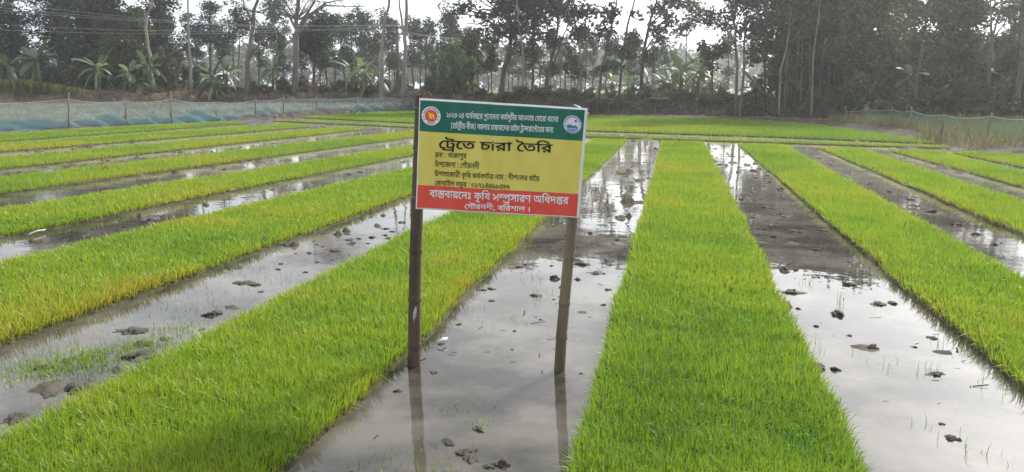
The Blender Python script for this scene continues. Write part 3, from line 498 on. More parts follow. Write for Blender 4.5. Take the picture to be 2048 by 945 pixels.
TEXT_LINES = [
(24479,[[77,0,0],[75,592,0],[77,1184,0],[78,1776,0],[598,2368,0],[77,2708,0],[79,3300,0],[8,4152,0],[36,5045,0],[131,5629,0],[42,5690,0],[26,6286,0],[61,6973,0],[46,7319,0],[40,8175,0],[132,8891,0],[61,8891,0],[39,9237,0],[54,9841,0],[37,10107,0],[39,10710,0],[54,11314,0],[20,11840,0],[44,12647,0],[131,13269,0],[50,13269,0],[58,13951,0],[25,13951,0],[56,14518,0],[46,14784,0],[9,15640,0],[18,16798,0],[35,17536,0],[54,18243,0],[70,18509,0],[450,19395,0],[42,19741,0],[54,20337,0],[61,20603,0],[46,20949,0],[54,21545,0],[38,22071,0],[54,22667,0],[61,22933,0],[39,23279,0],[46,23883,0]]),
(23427,[[593,0,0],[51,419,0],[54,949,0],[10,1215,0],[42,1745,0],[132,2341,0],[56,2341,0],[32,2607,0],[42,3579,0],[56,4175,0],[27,4441,0],[594,5358,0],[50,6037,0],[44,6719,0],[47,7341,0],[54,8072,0],[70,8338,0],[25,9224,0],[54,9791,0],[49,10057,0],[54,10690,0],[42,10956,0],[54,11552,0],[61,11818,0],[37,12164,0],[46,12767,0],[46,13623,0],[54,14219,0],[10,14485,0],[50,15015,0],[30,15957,0],[132,16524,0],[54,16524,0],[367,16790,0],[380,17677,0],[54,18393,0],[61,18659,0],[370,19005,0],[61,19853,0],[46,20199,0],[46,20795,0],[27,21651,0],[39,22568,0],[202,23172,0]]),
(6096,[[450,0,0],[30,346,0],[132,913,0],[61,913,0],[35,1259,0],[25,2226,0],[54,2793,0],[46,3059,0],[54,3655,0],[451,4181,0],[35,4527,0],[55,5234,0],[46,5500,0]]),
(5624,[[388,0,0],[20,603,0],[611,1670,0],[21,2224,0],[54,2920,0],[322,3186,0],[54,4046,0],[40,4312,0],[57,5028,0],[46,5028,0]]),
(7839,[[12,0,0],[40,712,0],[61,1428,0],[27,1774,0],[47,2691,0],[54,3422,0],[611,3948,0],[450,4502,0],[22,4848,0],[67,5504,0],[46,5770,0],[39,6366,0],[37,6970,0],[56,7573,0]]),
(18778,[[12,0,0],[40,712,0],[50,1428,0],[51,2110,0],[20,2640,0],[54,3447,0],[46,3713,0],[56,4309,0],[20,4835,0],[59,5422,0],[55,5642,0],[49,5908,0],[20,6801,0],[44,7608,0],[131,8230,0],[20,8230,0],[35,9037,0],[131,9587,0],[54,9744,0],[46,10010,0],[39,10866,0],[54,11470,0],[44,11736,0],[611,12618,0],[37,13172,0],[56,13775,0],[40,14041,0],[6,14757,0],[20,15195,0],[46,16002,0],[42,16858,0],[54,17454,0],[62,17720,0],[68,18066,0]]),
(12765,[[450,0,0],[44,346,0],[54,968,0],[42,1234,0],[54,1830,0],[10,2096,0],[47,2626,0],[39,3617,0],[44,4221,0],[133,4843,0],[46,4843,0],[611,5699,0],[75,6253,0],[76,6845,0],[82,7437,0],[76,8029,0],[79,8621,0],[80,9213,0],[84,9805,0],[83,10397,0],[80,10989,0],[81,11581,0],[81,12173,0]]),
(14625,[[42,0,0],[54,596,0],[435,862,0],[42,1590,0],[54,2186,0],[70,2452,0],[61,3078,0],[39,3424,0],[7,4028,0],[20,4726,0],[59,5313,0],[55,5533,0],[49,5799,0],[50,6692,0],[394,7374,0],[132,8521,0],[50,8521,0],[54,9203,0],[46,9469,0],[34,10065,0],[8,10945,0],[55,11838,0],[38,12104,0],[37,12700,0],[378,13303,0],[46,14029,0]]),
(7631,[[450,0,0],[22,346,0],[67,1002,0],[46,1268,0],[39,1864,0],[37,2468,0],[56,3071,0],[597,3337,0],[42,3860,0],[55,4456,0],[46,4722,0],[48,5318,0],[54,5995,0],[47,6261,0],[641,7252,0]])]

# ------------------------------------------------------------------ the lie of the land
FIELD = np.array([(-34, -12), (-28.2, 20), (-26.6, 26.0), (-25.3, 28.5), (-24.2, 33.6), (-22.7, 39), (-21.3, 44), (-19.6, 56.2),
                  (-12, 53.2), (-5.1, 49.0), (1.4, 46.0), (4.7, 43.3), (7.6, 40.6), (8.9, 34.5), (8.9, 31.5), (8.25, 26.6), tuple(on_ground(1968, 297))[:2], tuple(on_ground(2075, 312))[:2], tuple(on_ground(2420, 360))[:2], (24, 12), (24, -12)], float)


def seg_dist(X, Y, poly):
    d = np.full(X.shape, 1e9)
    inside = np.zeros(X.shape, bool)
    n = len(poly)
    for i in range(n):
        (ax, ay), (bx, by) = poly[i], poly[(i + 1) % n]
        dx, dy = bx - ax, by - ay
        t = np.clip(((X - ax) * dx + (Y - ay) * dy) / (dx * dx + dy * dy), 0, 1)
        d = np.minimum(d, np.hypot(X - ax - t * dx, Y - ay - t * dy))
        c = (ay > Y) != (by > Y)
        with np.errstate(divide='ignore', invalid='ignore'):
            xi = ax + (Y - ay) * dx / (dy if dy else 1e-9)
        inside ^= c & (X < xi)
    return np.where(inside, d, -d)          # positive inside


FOOT = np.array([(-2000, 60), (0, 61), (500, 61), (760, 60), (880, 56), (1000, 53), (1180, 50.0), (1400, 46.6), (1600, 43), (1700, 41.5), (1850, 39.5), (2048, 38), (3500, 36)], float)
RISE = np.array([(-2000, .80), (700, .80), (1000, 1.0), (1200, .95), (1400, .85), (3500, .85)], float)
MUD_HEAPS = []                               # (x, y, radius, height)


def ground_z(X, Y):
    X = np.asarray(X, float); Y = np.asarray(Y, float)
    lat, d = X * cY + Y * sY, -X * sY + Y * cY
    dd = np.maximum(d, 0.5)
    u = 1024 + F_PX * lat / (dd * cP)
    u = np.where(d > 0.5, u, 1024.0)
    foot = np.interp(u, FOOT[:, 0], FOOT[:, 1]); rise = np.interp(u, RISE[:, 0], RISE[:, 1])
    ins = seg_dist(X, Y, FIELD)
    rough = fbm(X * 1.7, Y * 1.7, 4, 3) - 0.5
    z = -0.055 + 0.06 * np.maximum(fbm(X * 2.3, Y * 2.3, 4, 7) - 0.52, 0) * 3.0
    wd = np.where(X > 6.5, 1.3, 0.5)
    # churned mud: rough lumps that just break the surface, in patches
    pat = smooth((fbm(X * .45 + 3, Y * .28, 3, 17) - .44) / .14) * smooth((np.hypot(X, Y) - 3.6) / 2.5)
    z = z + pat * (.012 + .42 * np.maximum(fbm(X * 4.5, Y * 4.5, 4, 19) - .57, 0) - .02 * fbm(X * 1.1, Y * 1.1, 2, 23))
    shal = np.maximum(smooth((-7.5 - X) / 5), smooth((X - 3.4) / 2.5)) * smooth((Y - 9) / 6)
    z = z + shal * (.014 + .06 * (fbm(X * .9, Y * .5, 4, 15) - .5))
    edge = smooth((wd - ins) / (wd + .4))
    z = z * (1 - edge) + edge * (0.10 + 0.09 * rough)
    left = smooth((980 - u) / 180)
    z = z + np.where(ins < 0, left * 0.45 * smooth((d - 38) / 20), 0)
    s = smooth((d - foot + 0.5 * rough) / 2.4)
    z = z + s * rise + np.where((d > foot - .5) & (d < foot + 3.5), 0.30 * rough + 0.22 * (fbm(X * 5, Y * 5, 3, 21) - .5), 0)
    z = z + np.where(d > foot + 3.5, 0.12 * rough, 0)
    for hx, hy, hr, hh in MUD_HEAPS:
        q = ((X - hx) ** 2 + (Y - hy) ** 2) / (hr * hr)
        z = z + np.where(q < 6, hh * np.exp(-q) * (0.6 + 1.6 * np.maximum(fbm(X * 9, Y * 9, 3, 31) - .3, 0)), 0)
    return z


# heaps of puddled mud that stand out of the water
for px, py, r, h in [(345, 682, .16, .10), (285, 705, .20, .13), (240, 735, .17, .10), (150, 770, .20, .12), (100, 770, .12, .08), (95, 735, .14, .085),
                     (500, 568, .20, .09), (450, 625, .2, .08), (20, 830, .2, .11), (560, 590, .15, .06), (620, 545, .2, .08), (520, 640, .15, .08),
                     (930, 905, .10, .07), (960, 925, .12, .075), (850, 938, .16, .07), (770, 935, .12, .06), (955, 860, .09, .06), (1005, 930, .08, .06)]:
    p = on_ground(px, py)
    MUD_HEAPS.append((p.x, p.y, r * .9, h * .14))

th = np.concatenate([np.arange(-180, -46, 4.0), np.arange(-46, 46, 0.11), np.arange(46, 180, 4.0)])
th = np.radians(th) - YAW                   # measured from +Y towards +X
rr_ = np.concatenate([[0.6], np.geomspace(0.9, 72, 430), np.geomspace(76, 4000, 26)])
TH, RR = np.meshgrid(th, rr_, indexing='ij')
GX, GY = RR * np.sin(TH), RR * np.cos(TH)
GZ = ground_z(GX, GY)
nt_, nr_ = GX.shape
ins = seg_dist(GX, GY, FIELD)
V = np.stack([GX, GY, GZ], -1).reshape(-1, 3)
idx = np.arange(nt_ * nr_).reshape(nt_, nr_)
nxt = np.roll(idx, -1, axis=0)
Q = np.stack([idx[:, :-1], idx[:, 1:], nxt[:, 1:], nxt[:, :-1]], -1).reshape(-1, 4)[:, ::-1]
V = np.concatenate([V, [[0, 0, -0.05]]])
T = np.stack([np.full(nt_, len(V) - 1), idx[:, 0], nxt[:, 0]], -1)[:, ::-1]
lat, dep = GX * cY + GY * sY, -GX * sY + GY * cY
uu = np.where(dep > .5, 1024 + F_PX * lat / (np.maximum(dep, .5) * cP), np.where(lat > 0, 3500, -2000))
foot = np.interp(uu, FOOT[:, 0], FOOT[:, 1])
reg = np.where(ins > 0.05, 0, np.where(dep < foot - .2, np.where(lat > 4, 1, 1), np.where(dep < foot + 6, 2, 3)))
reg = np.where((ins <= 0.05) & (ins > -0.9), 2, reg)
mi = reg[:, :-1].reshape(-1)
ground = link('ground', mesh_np('ground', V, Q, T, [M_MUD, M_DRY, M_BANK, M_MEADOW], mat_idx=np.concatenate([mi, np.zeros(len(T), int)]), smooth_shade=True))
tag(ground, kind='structure')

cx, cyy = FIELD.mean(0)
wv = [(x, y, 0.0) for x, y in FIELD]
tri = geometry.tessellate_polygon([[Vector(v) for v in wv]])
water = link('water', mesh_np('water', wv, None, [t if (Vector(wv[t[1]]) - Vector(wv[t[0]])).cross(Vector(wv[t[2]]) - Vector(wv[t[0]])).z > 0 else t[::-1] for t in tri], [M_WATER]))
tag(water, kind='structure')


# ------------------------------------------------------------------ blades of grass, seedlings, straw
def blades(P, h, w, tint, lean=0.35, two=True, along_lo=0.0, dirs=None, curl=0.5):
    n = len(P)
    az = rng.uniform(0, 2 * np.pi, n)
    la = rng.uniform(0, 2 * np.pi, n) if dirs is None else dirs
    lm = np.abs(rng.normal(0, lean, n)) * h
    wx, wy = np.cos(az) * w / 2, np.sin(az) * w / 2
    lx, ly = np.cos(la) * lm, np.sin(la) * lm
    z0 = P[:, 2]
    if two:
        V = np.empty((n, 5, 3), np.float32)
        V[:, 0] = np.stack([P[:, 0] - wx, P[:, 1] - wy, z0], -1)
        V[:, 1] = np.stack([P[:, 0] + wx, P[:, 1] + wy, z0], -1)
        k = curl
        V[:, 2] = np.stack([P[:, 0] + wx * .85 + lx * k * .55, P[:, 1] + wy * .85 + ly * k * .55, z0 + h * .58], -1)
        V[:, 3] = np.stack([P[:, 0] - wx * .85 + lx * k * .55, P[:, 1] - wy * .85 + ly * k * .55, z0 + h * .58], -1)
        V[:, 4] = np.stack([P[:, 0] + lx, P[:, 1] + ly, z0 + np.sqrt(np.maximum(h * h - lm * lm * .7, .1 * h * h))], -1)
        b = np.arange(n)[:, None] * 5
        Q = b + np.array([[0, 1, 2, 3]]); T = b + np.array([[3, 2, 4]])
        al = np.tile([0, 0, .58, .58, 1.0], n)
        return V.reshape(-1, 3), Q, T, np.repeat(tint, 5), al
    V = np.empty((n, 3, 3), np.float32)
    V[:, 0] = np.stack([P[:, 0] - wx, P[:, 1] - wy, z0], -1)
    V[:, 1] = np.stack([P[:, 0] + wx, P[:, 1] + wy, z0], -1)
    V[:, 2] = np.stack([P[:, 0] + lx, P[:, 1] + ly, z0 + np.sqrt(np.maximum(h * h - lm * lm * .7, .1 * h * h))], -1)
    T = np.arange(n)[:, None] * 3 + np.array([[0, 1, 2]])
    return V.reshape(-1, 3), None, T, np.repeat(tint, 3), np.tile([0, 0, 1.0], n)


def blade_mesh(name, P, h, w, tint, mat, **kw):
    V, Q, T, ti, al = blades(P, h, w, tint, **kw)
    return mesh_np(name, V, Q, T, [mat], {'tint': ti, 'along': al})


def quad_sample(c, dens, cell=0.5):
    """random points on the quad c (near-left, near-right, far-right, far-left); dens(r) per square metre"""
    c = np.asarray(c, float)
    L = max(np.linalg.norm(c[3] - c[0]), np.linalg.norm(c[2] - c[1])); W = max(np.linalg.norm(c[1] - c[0]), np.linalg.norm(c[2] - c[3]))
    nu, nv = max(1, int(W / cell)), max(1, int(L / cell))
    out = []
    f = lambda u, v: (c[0] * (1 - u)[:, None] + c[1] * u[:, None]) * (1 - v)[:, None] + (c[3] * (1 - u)[:, None] + c[2] * u[:, None]) * v[:, None]
    for i in range(nu):
        for j in range(nv):
            u0, v0 = np.array([(i + .5) / nu]), np.array([(j + .5) / nv])
            p = f(u0, v0)[0]
            e = 0.01
            du = (f(u0 + e, v0) - f(u0 - e, v0))[0] / (2 * e); dv = (f(u0, v0 + e) - f(u0, v0 - e))[0] / (2 * e)
            area = abs(du[0] * dv[1] - du[1] * dv[0]) / (nu * nv)
            n = rng.poisson(area * dens(np.hypot(p[0], p[1]), p[0], p[1]))
            if n:
                U, Vv = (i + rng.random(n)) / nu, (j + rng.random(n)) / nv
                out.append(np.column_stack([f(U, Vv), U, Vv]))
    return np.concatenate(out)


def seed_density(r, x=0, y=0):
    fd = -x * sY + y * cY
    lt = abs(x * cY + y * sY)
    if fd < 1.9 or lt > fd * 0.80 + 1.2: return 350
    return max(300.0, min(13500.0, 13500.0 * (3.2 / max(r, .1)) ** 1.4))


M_TRAY_EDGE = plain('tray_plastic', (0.36, 0.36, 0.34), 0.6)


def seedling_bed(label, c, hgt=0.112, yellow=0.0, group='beds of rice seedlings in the flooded field', name='seedling_bed'):
    c = [np.array(p, float) for p in c]
    ox, oy = float((c[0][0] + c[1][0]) / 2), float((c[0][1] + c[1][1]) / 2)
    root = thing(name, label, 'seedling bed', (ox, oy, 0), 0, group)
    o = np.array([ox, oy])
    # the mat of rooted soil the trays leave
    n = 110
    LL = np.linalg.norm(c[3] - c[0]); sd0 = rng.uniform(0, 99)

    def wob_l(t): return (fbm(np.asarray(t) * LL * .9 + sd0, np.asarray(t) * 0 + 1.5, 3, 91) - .5) * .085

    def wob_r(t): return (fbm(np.asarray(t) * LL * .9 + sd0, np.asarray(t) * 0 + 8.5, 3, 92) - .5) * .085
    G = Geo(); Vt = []
    for i in range(n + 1):
        t = i / n
        a = c[0] * (1 - t) + c[3] * t - o; b = c[1] * (1 - t) + c[2] * t - o
        d = (b - a) / np.linalg.norm(b - a)
        wa, wb = wob_l(t), wob_r(t)
        a = a + d * wa; b = b + d * wb
        for p, z in ((a - d * random.uniform(.01, .08), -.06), (a, .022), (b, .022), (b + d * random.uniform(.01, .08), -.06)): Vt.append((p[0], p[1], z))
    q = [(i * 4 + k, i * 4 + k + 1, i * 4 + k + 5, i * 4 + k + 4) for i in range(n) for k in range(3)]
    q += [(0, 3, 2, 1), (n * 4, n * 4 + 1, n * 4 + 2, n * 4 + 3)]
    G.add(Vt, q)
    link('root_mat', G.mesh('root_mat', [M_TRAY]), root)
    S = quad_sample(c, seed_density)
    X, Y, U, Vv = S.T
    # stragglers along both sides, feathering the edge
    r = np.hypot(X, Y)
    L = (np.linalg.norm(c[3] - c[0]) + np.linalg.norm(c[2] - c[1])) / 2
    big = fbm(X * .55, Y * .55, 3, 41) ; fine = fbm(X * 3.1, Y * 3.1, 3, 43)
    tray = (Vv * L / 0.29) % 1.0
    edge = np.minimum(np.minimum(U, 1 - U) * 1.25, np.minimum(tray, 1 - tray) * .6)
    h = hgt * (0.74 + 0.28 * fine + 0.16 * (big - .5) + .34 * (fbm(U * 1.3 + 7 + ox, Vv * L * 1.5, 3, 47) - .35)) * (1 - 0.20 * np.exp(-edge / .05)) * rng.uniform(.72, 1.15, len(X))
    jut = rng.normal(0, .012, (len(X), 2))
    w = 0.0041 * np.maximum(r / 3.2, 0.8) ** 0.76
    band = fbm(U * 1.3 + 7 + ox, Vv * L * 1.5, 3, 47)
    tint = np.clip(0.50 + .8 * yellow + .75 * (big - .5) + 0.40 * (fine - .5) + .4 * (band - .5) + rng.normal(0, .11, len(X)) + 0.16 * np.exp(-np.minimum(U, 1 - U) * 1.25 / .07), 0, 1)
    sdv = (c[1] - c[0]) / np.linalg.norm(c[1] - c[0])
    sh = (1 - U) * wob_l(Vv) + U * wob_r(Vv)
    P = np.column_stack([X - ox + jut[:, 0] + sdv[0] * sh, Y - oy + jut[:, 1] + sdv[1] * sh, np.full(len(X), .015)])
    near = r < 15
    # blades at the two sides flop outwards over the water
    sd = (c[1] - c[0]) / np.linalg.norm(c[1] - c[0]); out_az = math.atan2(sd[1], sd[0])
    dirs = rng.uniform(0, 2 * np.pi, len(X))
    eu = np.minimum(U, 1 - U) * 1.25
    flop = eu < .045
    dirs[flop] = np.where(U[flop] > .5, out_az, out_az + np.pi) + rng.normal(0, .6, flop.sum())
    h = h * np.where(flop, rng.uniform(.8, 1.25, len(X)), 1)
    V1, Q1, T1, t1, a1 = blades(P[near], h[near], w[near], tint[near], 0.56, dirs=dirs[near], curl=.6)
    V2, _, T2, t2, a2 = blades(P[~near], h[~near], w[~near], tint[~near], 0.5, two=False, dirs=dirs[~near])
    T = []
    if len(V1): T.append(T1)
    if len(V2): T.append(T2 + len(V1))
    me = mesh_np('seedlings', np.concatenate([V1, V2]), Q1 if len(V1) else None, np.concatenate(T), [M_SEED],
                 {'tint': np.concatenate([t1, t2]), 'along': np.concatenate([a1, a2])})
    tag(link('seedlings', me, root), kind='stuff')
    return root


def line_x(p, q, y):
    return p[0] + (q[0] - p[0]) * (y - p[1]) / (q[1] - p[1])


def ground_line(pp, z):
    return np.array([tuple(on_ground(x, y, z))[:2] for x, y in pp])


NEARL = ground_line([(430, 241), (545, 246), (652, 252), (770, 257), (1230, 275.5), (1365, 279.5), (1480, 283), (1606, 289), (1750, 295), (1880, 299), (2048, 304)], .11)
CRNEAR = ground_line([(547, 243.5), (828, 256.5), (1150, 275), (1400, 282.7), (1700, 291.7), (1900, 299)], 0)
CRFAR = ground_line([(547, 239), (828, 250.8), (1150, 266.5), (1400, 273.7), (1700, 283), (1900, 292.5)], .11)
FARN = ground_line([(600, 236.3), (614, 237), (828, 249), (1150, 263), (1400, 271.3), (1700, 280.8), (1876, 289.5)], 0)


def yof(L, x): return float(np.interp(x, L[:, 0], L[:, 1]))


# left edge (two points), right edge (two points), near y
BEDS = [
    ('wide bed of bright green seedlings running from the lower right straight back past the signboard', (-0.39, 2.9), (-0.39, 24), (0.87, 3.2), (0.85, 24), 1.0, 0.10),
    ('seedling bed passing behind the left post of the signboard, deep green at its near end', (-3.05, 2.83), (-2.6, 23.5), (-1.64, 2.9), (-1.53, 25.7), 1.0, 0.0),
    ('second seedling bed right of the signboard, cut off at the right edge of view', (1.95, 4.5), (1.86, 24.3), (2.98, 7.2), (3.12, 24.2), 1.5, 0.05),
    ('third seedling bed right of the signboard, yellow green, between two muddy water strips', (3.96, 9.6), (3.95, 24.3), (4.97, 12.4), (5.02, 25), 5.0, 0.05),
    ('narrow seedling bed second from the right, reaching back towards the green net', (5.8, 15), (5.62, 23.5), (6.75, 16.7), (6.70, 24), 10.0, 0.06),
    ('short rightmost seedling bed beside the reed grown plot behind the green net', (7.2, 18.7), (7.0, 23), (8.45, 19), (8.2, 23), 12.0, 0.05),
    ('yellowish seedling bed left of the signboard, its near end leaving the lower left edge', (-6.2, 6.0), (-5.42, 14.9), (-4.26, 4.1), (-3.96, 13.5), 3.0, 0.20),
    ('fifth seedling bed counted from the blue net, with ragged white strip along its edge', (-8.98, 8.5), (-7.6, 20.5), (-7.38, 7.15), (-6.45, 18.3), 6.0, 0.10),
    ('fourth seedling bed counted from the blue net, green with yellow stalks', (-12.25, 11.85), (-10.3, 27), (-10.46, 10.3), (-8.85, 24.5), 9.5, 0.10),
    ('yellowest seedling bed, third from the blue net, with mud clods along its edge', (-15.75, 15.3), (-14.3, 28), (-13.65, 13.57), (-12.4, 29), 12.5, 0.20),
    ('long thin seedling bed second from the blue net at the far left', (-19.8, 19.5), (-18.0, 32), (-17.3, 17.4), (-15.65, 30), 16.0, 0.14),
    ('thin seedling bed directly along the foot of the blue net', (-24.1, 23.6), (-22.2, 33), (-20.8, 20.8), (-20.1, 30.5), 20.0, 0.02),
]
for label, l0, l1, r0, r1, y0, yel in BEDS:
    lx0 = line_x(l0, l1, y0); rx0 = line_x(r0, r1, y0 - (0 if lx0 > -4 else .5))
    yl = 20.0
    for _ in range(6): yl = yof(NEARL, line_x(l0, l1, yl)) 
    yr = 20.0
    for _ in range(6): yr = yof(NEARL, line_x(r0, r1, yr))
    seedling_bed(label, [(lx0, y0), (rx0, y0 - (0 if lx0 > -4 else .5)), (line_x(r0, r1, yr), yr), (line_x(l0, l1, yl), yl)], yellow=yel)

# the row that lies across the heads of the beds, in four lengths laid end to end, and the block of rows behind it
def strip(label, xs, nearf, farf, yel):
    for (xa, xb, lab) in xs:
        seedling_bed(lab, [(xa, nearf(xa)), (xb, nearf(xb)), (xb, farf(xb)), (xa, farf(xa))], yellow=yel, group='seedling rows lying across the far end')


xa0, xa1 = float(CRNEAR[0, 0]), float(CRNEAR[-1, 0])
strip('', [(xa0, -12.0, 'far left length of the thin crosswise seedling row behind the ends of the left beds'),
           (-11.97, -3.8, 'length of the thin crosswise seedling row that passes behind the signboard'),
           (-3.77, 0.85, 'length of the thin crosswise seedling row closing off the bed right of the signboard'),
           (0.88, xa1, 'right length of the thin crosswise seedling row ending near the green net')],
      lambda x: yof(CRNEAR, x), lambda x: max(yof(CRFAR, x), yof(CRNEAR, x) + .55), 0.0)


def backp(s, t):
    """block of rows: s along (left to right), t from its near edge to its back"""
    xn = FARN[0, 0] + s * (FARN[-1, 0] - FARN[0, 0])
    n_ = np.array([xn, yof(FARN, xn)])
    bx = np.interp(s, [0, .55, .85, 1], [-19.6, -5.1, 3.6, 6.2]); by = np.interp(s, [0, .55, .85, 1], [55.0, 47.3, 42.8, 37.0])
    return n_ * (1 - t) + np.array([bx, by]) * t


labs = ['nearest row of the far seedling block, with a dark edge above a pale water line', 'second row of the far seedling block behind the signboard',
        'third row of the far seedling block, towards the bank', 'rearmost row of the far seedling block at the foot of the bank']
for k in range(4):
    t0, t1 = k / 4 + (.02 if k else 0), (k + 1) / 4 - .02
    for part in range(1):
        A = [backp(0, t0), backp(.55, t0), backp(.85, t0), backp(1, t0)]
        B = [backp(0, t1), backp(.55, t1), backp(.85, t1), backp(1, t1)]
    # one row is one object: sampled in three quads
    ox, oy = A[1]
    root = thing('seedling_bed', labs[k], 'seedling bed', (ox, oy, 0), 0, 'seedling rows of the far block')
    G = Geo(); allS = []
    for i in range(3):
        G.add([(A[i][0] - ox, A[i][1] - oy, .02), (A[i + 1][0] - ox, A[i + 1][1] - oy, .02), (B[i + 1][0] - ox, B[i + 1][1] - oy, .02), (B[i][0] - ox, B[i][1] - oy, .02),
               (A[i][0] - ox, A[i][1] - oy, -.06), (A[i + 1][0] - ox, A[i + 1][1] - oy, -.06), (B[i + 1][0] - ox, B[i + 1][1] - oy, -.06), (B[i][0] - ox, B[i][1] - oy, -.06)],
              [(0, 1, 2, 3), (4, 5, 1, 0), (6, 7, 3, 2)])
        allS.append(quad_sample([A[i], A[i + 1], B[i + 1], B[i]], lambda r, x, y: 330))
    link('root_mat', G.mesh('root_mat', [M_TRAY]), root)
    S = np.concatenate(allS); X, Y = S[:, 0], S[:, 1]
    big = fbm(X * .3, Y * .3, 3, 61)
    h = 0.125 * (0.85 + .3 * fbm(X * 2, Y * 2, 2, 62)) * rng.uniform(.75, 1.15, len(X)) * (1 - .3 * np.exp(-np.minimum(S[:, 3], 1 - S[:, 3]) / .05))
    tint = np.clip(.46 + .9 * (big - .5) + rng.normal(0, .12, len(X)), 0, 1)
    tag(link('seedlings', blade_mesh('seedlings', np.column_stack([X - ox, Y - oy, np.full(len(X), .015)]), h, np.full(len(X), .030), tint, M_SEED, lean=.4, two=False), root), kind='stuff')

# ------------------------------------------------------------------ the signboard
M_BAMBOO_D = noise_mat('weathered_bamboo', (0.035, 0.026, 0.020), (0.140, 0.100, 0.072), 7, 0.75, bump=0.5, bump_scale=40, stretch=(1, 1, .12))
M_BAMBOO_T = noise_mat('tan_bamboo', (0.075, 0.060, 0.040), (0.22, 0.18, 0.12), 7, 0.7, bump=0.5, bump_scale=40, stretch=(1, 1, .12))
M_GREEN_INK = noise_mat('green_print', (0.010, 0.130, 0.090), (0.012, 0.15, 0.105), 3, 0.42, spec=0.35)
M_YELLOW_INK = noise_mat('yellow_print', (0.66, 0.57, 0.115), (0.72, 0.62, 0.14), 3, 0.42, spec=0.35)
M_RED_INK = noise_mat('red_print', (0.70, 0.075, 0.060), (0.76, 0.09, 0.07), 3, 0.42, spec=0.35)
M_WHITE_VINYL = noise_mat('white_vinyl', (0.72, 0.72, 0.72), (0.82, 0.82, 0.82), 4, 0.45, spec=0.35)
M_BLACK_INK = plain('black_print', (0.010, 0.010, 0.012), 0.45)
M_WHITE_INK = plain('white_print', (0.80, 0.82, 0.82), 0.45)
M_LILAC_INK = plain('pale_lilac_print', (0.62, 0.64, 0.78), 0.45)
M_BLUE_INK = plain('blue_print', (0.05, 0.25, 0.62), 0.45)
M_NAVY_INK = plain('greyblue_print', (0.20, 0.25, 0.36), 0.45)
M_MAP_INK = plain('map_yellow_print', (0.78, 0.62, 0.06), 0.45)
M_TREE_INK = plain('dark_green_print', (0.03, 0.13, 0.07), 0.45)
M_CRIMSON_INK = plain('crimson_print', (0.50, 0.05, 0.08), 0.45)

pb0, pb1 = on_ground(825.5, 731), on_ground(1115, 741)
ax_u = (pb1 - pb0); ax_u.z = 0; ax_u.normalize()
nrm = Vector((ax_u.y, -ax_u.x, 0))            # towards the viewer
if nrm.dot(EYE - pb0) < 0: nrm = -nrm
FRONT = 0.055


def on_plane(x, y, off):
    d = ray(x, y); q = pb0 + nrm * off
    t = (q - EYE).dot(nrm) / d.dot(nrm)
    return EYE + d * t


ORG = (pb0 + pb1) / 2; ORG.z = 0
sign = thing('signboard', 'green, yellow and red printed notice board standing in the water on two bamboo posts', 'signboard', ORG)


def loc(p): return Vector(p) - ORG


def bend(p):
    """shallow sag of the cloth between the posts, with the fold line down its middle"""
    s = (p - pb0).dot(ax_u) / 0.95
    f = 0.006 * math.sin(s * 9.0 + p.z * 3.0) + 0.004 * math.sin(s * 17 + 2 - p.z * 7)
    f += -0.014 * math.exp(-((s - .505) / .02) ** 2) + 0.012 * math.exp(-((s - .55) / .035) ** 2) + .0015 * math.sin(s * 37 + p.z * 19) + .001 * math.sin(s * 54 - p.z * 27)
    return f


def board_pt(x, y, lift=0.0):
    p = on_plane(x, y, FRONT)
    return p + nrm * (bend(p) + lift)


def z2p(zx, zy): return 800 + zx / 3.375, 170 + zy / 3.375


# corners of the printed cloth, photo pixels
BTL, BTR, BBR, BBL = (838.3, 196.5), (1175.5, 217), (1158.5, 437), (831.5, 418.5)


def bl(u, v):
    x = (BTL[0] * (1 - u) + BTR[0] * u) * (1 - v) + (BBL[0] * (1 - u) + BBR[0] * u) * v
    y = (BTL[1] * (1 - u) + BTR[1] * u) * (1 - v) + (BBL[1] * (1 - u) + BBR[1] * u) * v
    return x, y


vb = [0, .018, .298, .782, .988, 1.0]           # white hem, green, yellow, red, white hem
rows = []
for a, b, n in zip(vb[:-1], vb[1:], (1, 18, 30, 14, 1)): rows += [a + (b - a) * i / n for i in range(n)]
rows.append(1.0)
band = []
for a, b, n, m in zip(vb[:-1], vb[1:], (1, 18, 30, 14, 1), (0, 1, 2, 3, 0)): band += [m] * n
cols = [0, .006] + [.006 + (.984 - .006) * i / 150 for i in range(1, 151)] + [1.0]
V = []; Q = []; mi = []
nc = len(cols)
for v in rows:
    for u in cols: V.append(tuple(loc(board_pt(*bl(u, v)))))
for v in rows:
    for u in cols: V.append(tuple(loc(board_pt(*bl(u, v), lift=-.010))))
off = len(rows) * nc
for i in range(len(rows) - 1):
    for j in range(nc - 1):
        a = i * nc + j
        Q.append((a, a + nc, a + nc + 1, a + 1)); mi.append(0 if j in (0, nc - 2) else band[i])
        Q.append((off + a, off + a + 1, off + a + nc + 1, off + a + nc)); mi.append(0)
for i in range(len(rows) - 1):
    a = i * nc; Q.append((a, off + a, off + a + nc, a + nc)); mi.append(0)
    a = i * nc + nc - 1; Q.append((a, a + nc, off + a + nc, off + a)); mi.append(0)
for j in range(nc - 1):
    Q.append((j, j + 1, off + j + 1, off + j)); mi.append(0)
    a = (len(rows) - 1) * nc + j; Q.append((a, off + a, off + a + 1, a + 1)); mi.append(0)
banner = link('banner', mesh_np('banner', V, Q, None, [M_WHITE_VINYL, M_GREEN_INK, M_YELLOW_INK, M_RED_INK], mat_idx=mi, smooth_shade=True), sign)
banner['label'] = 'creased printed cloth in green, yellow and red bands with Bengali lettering'


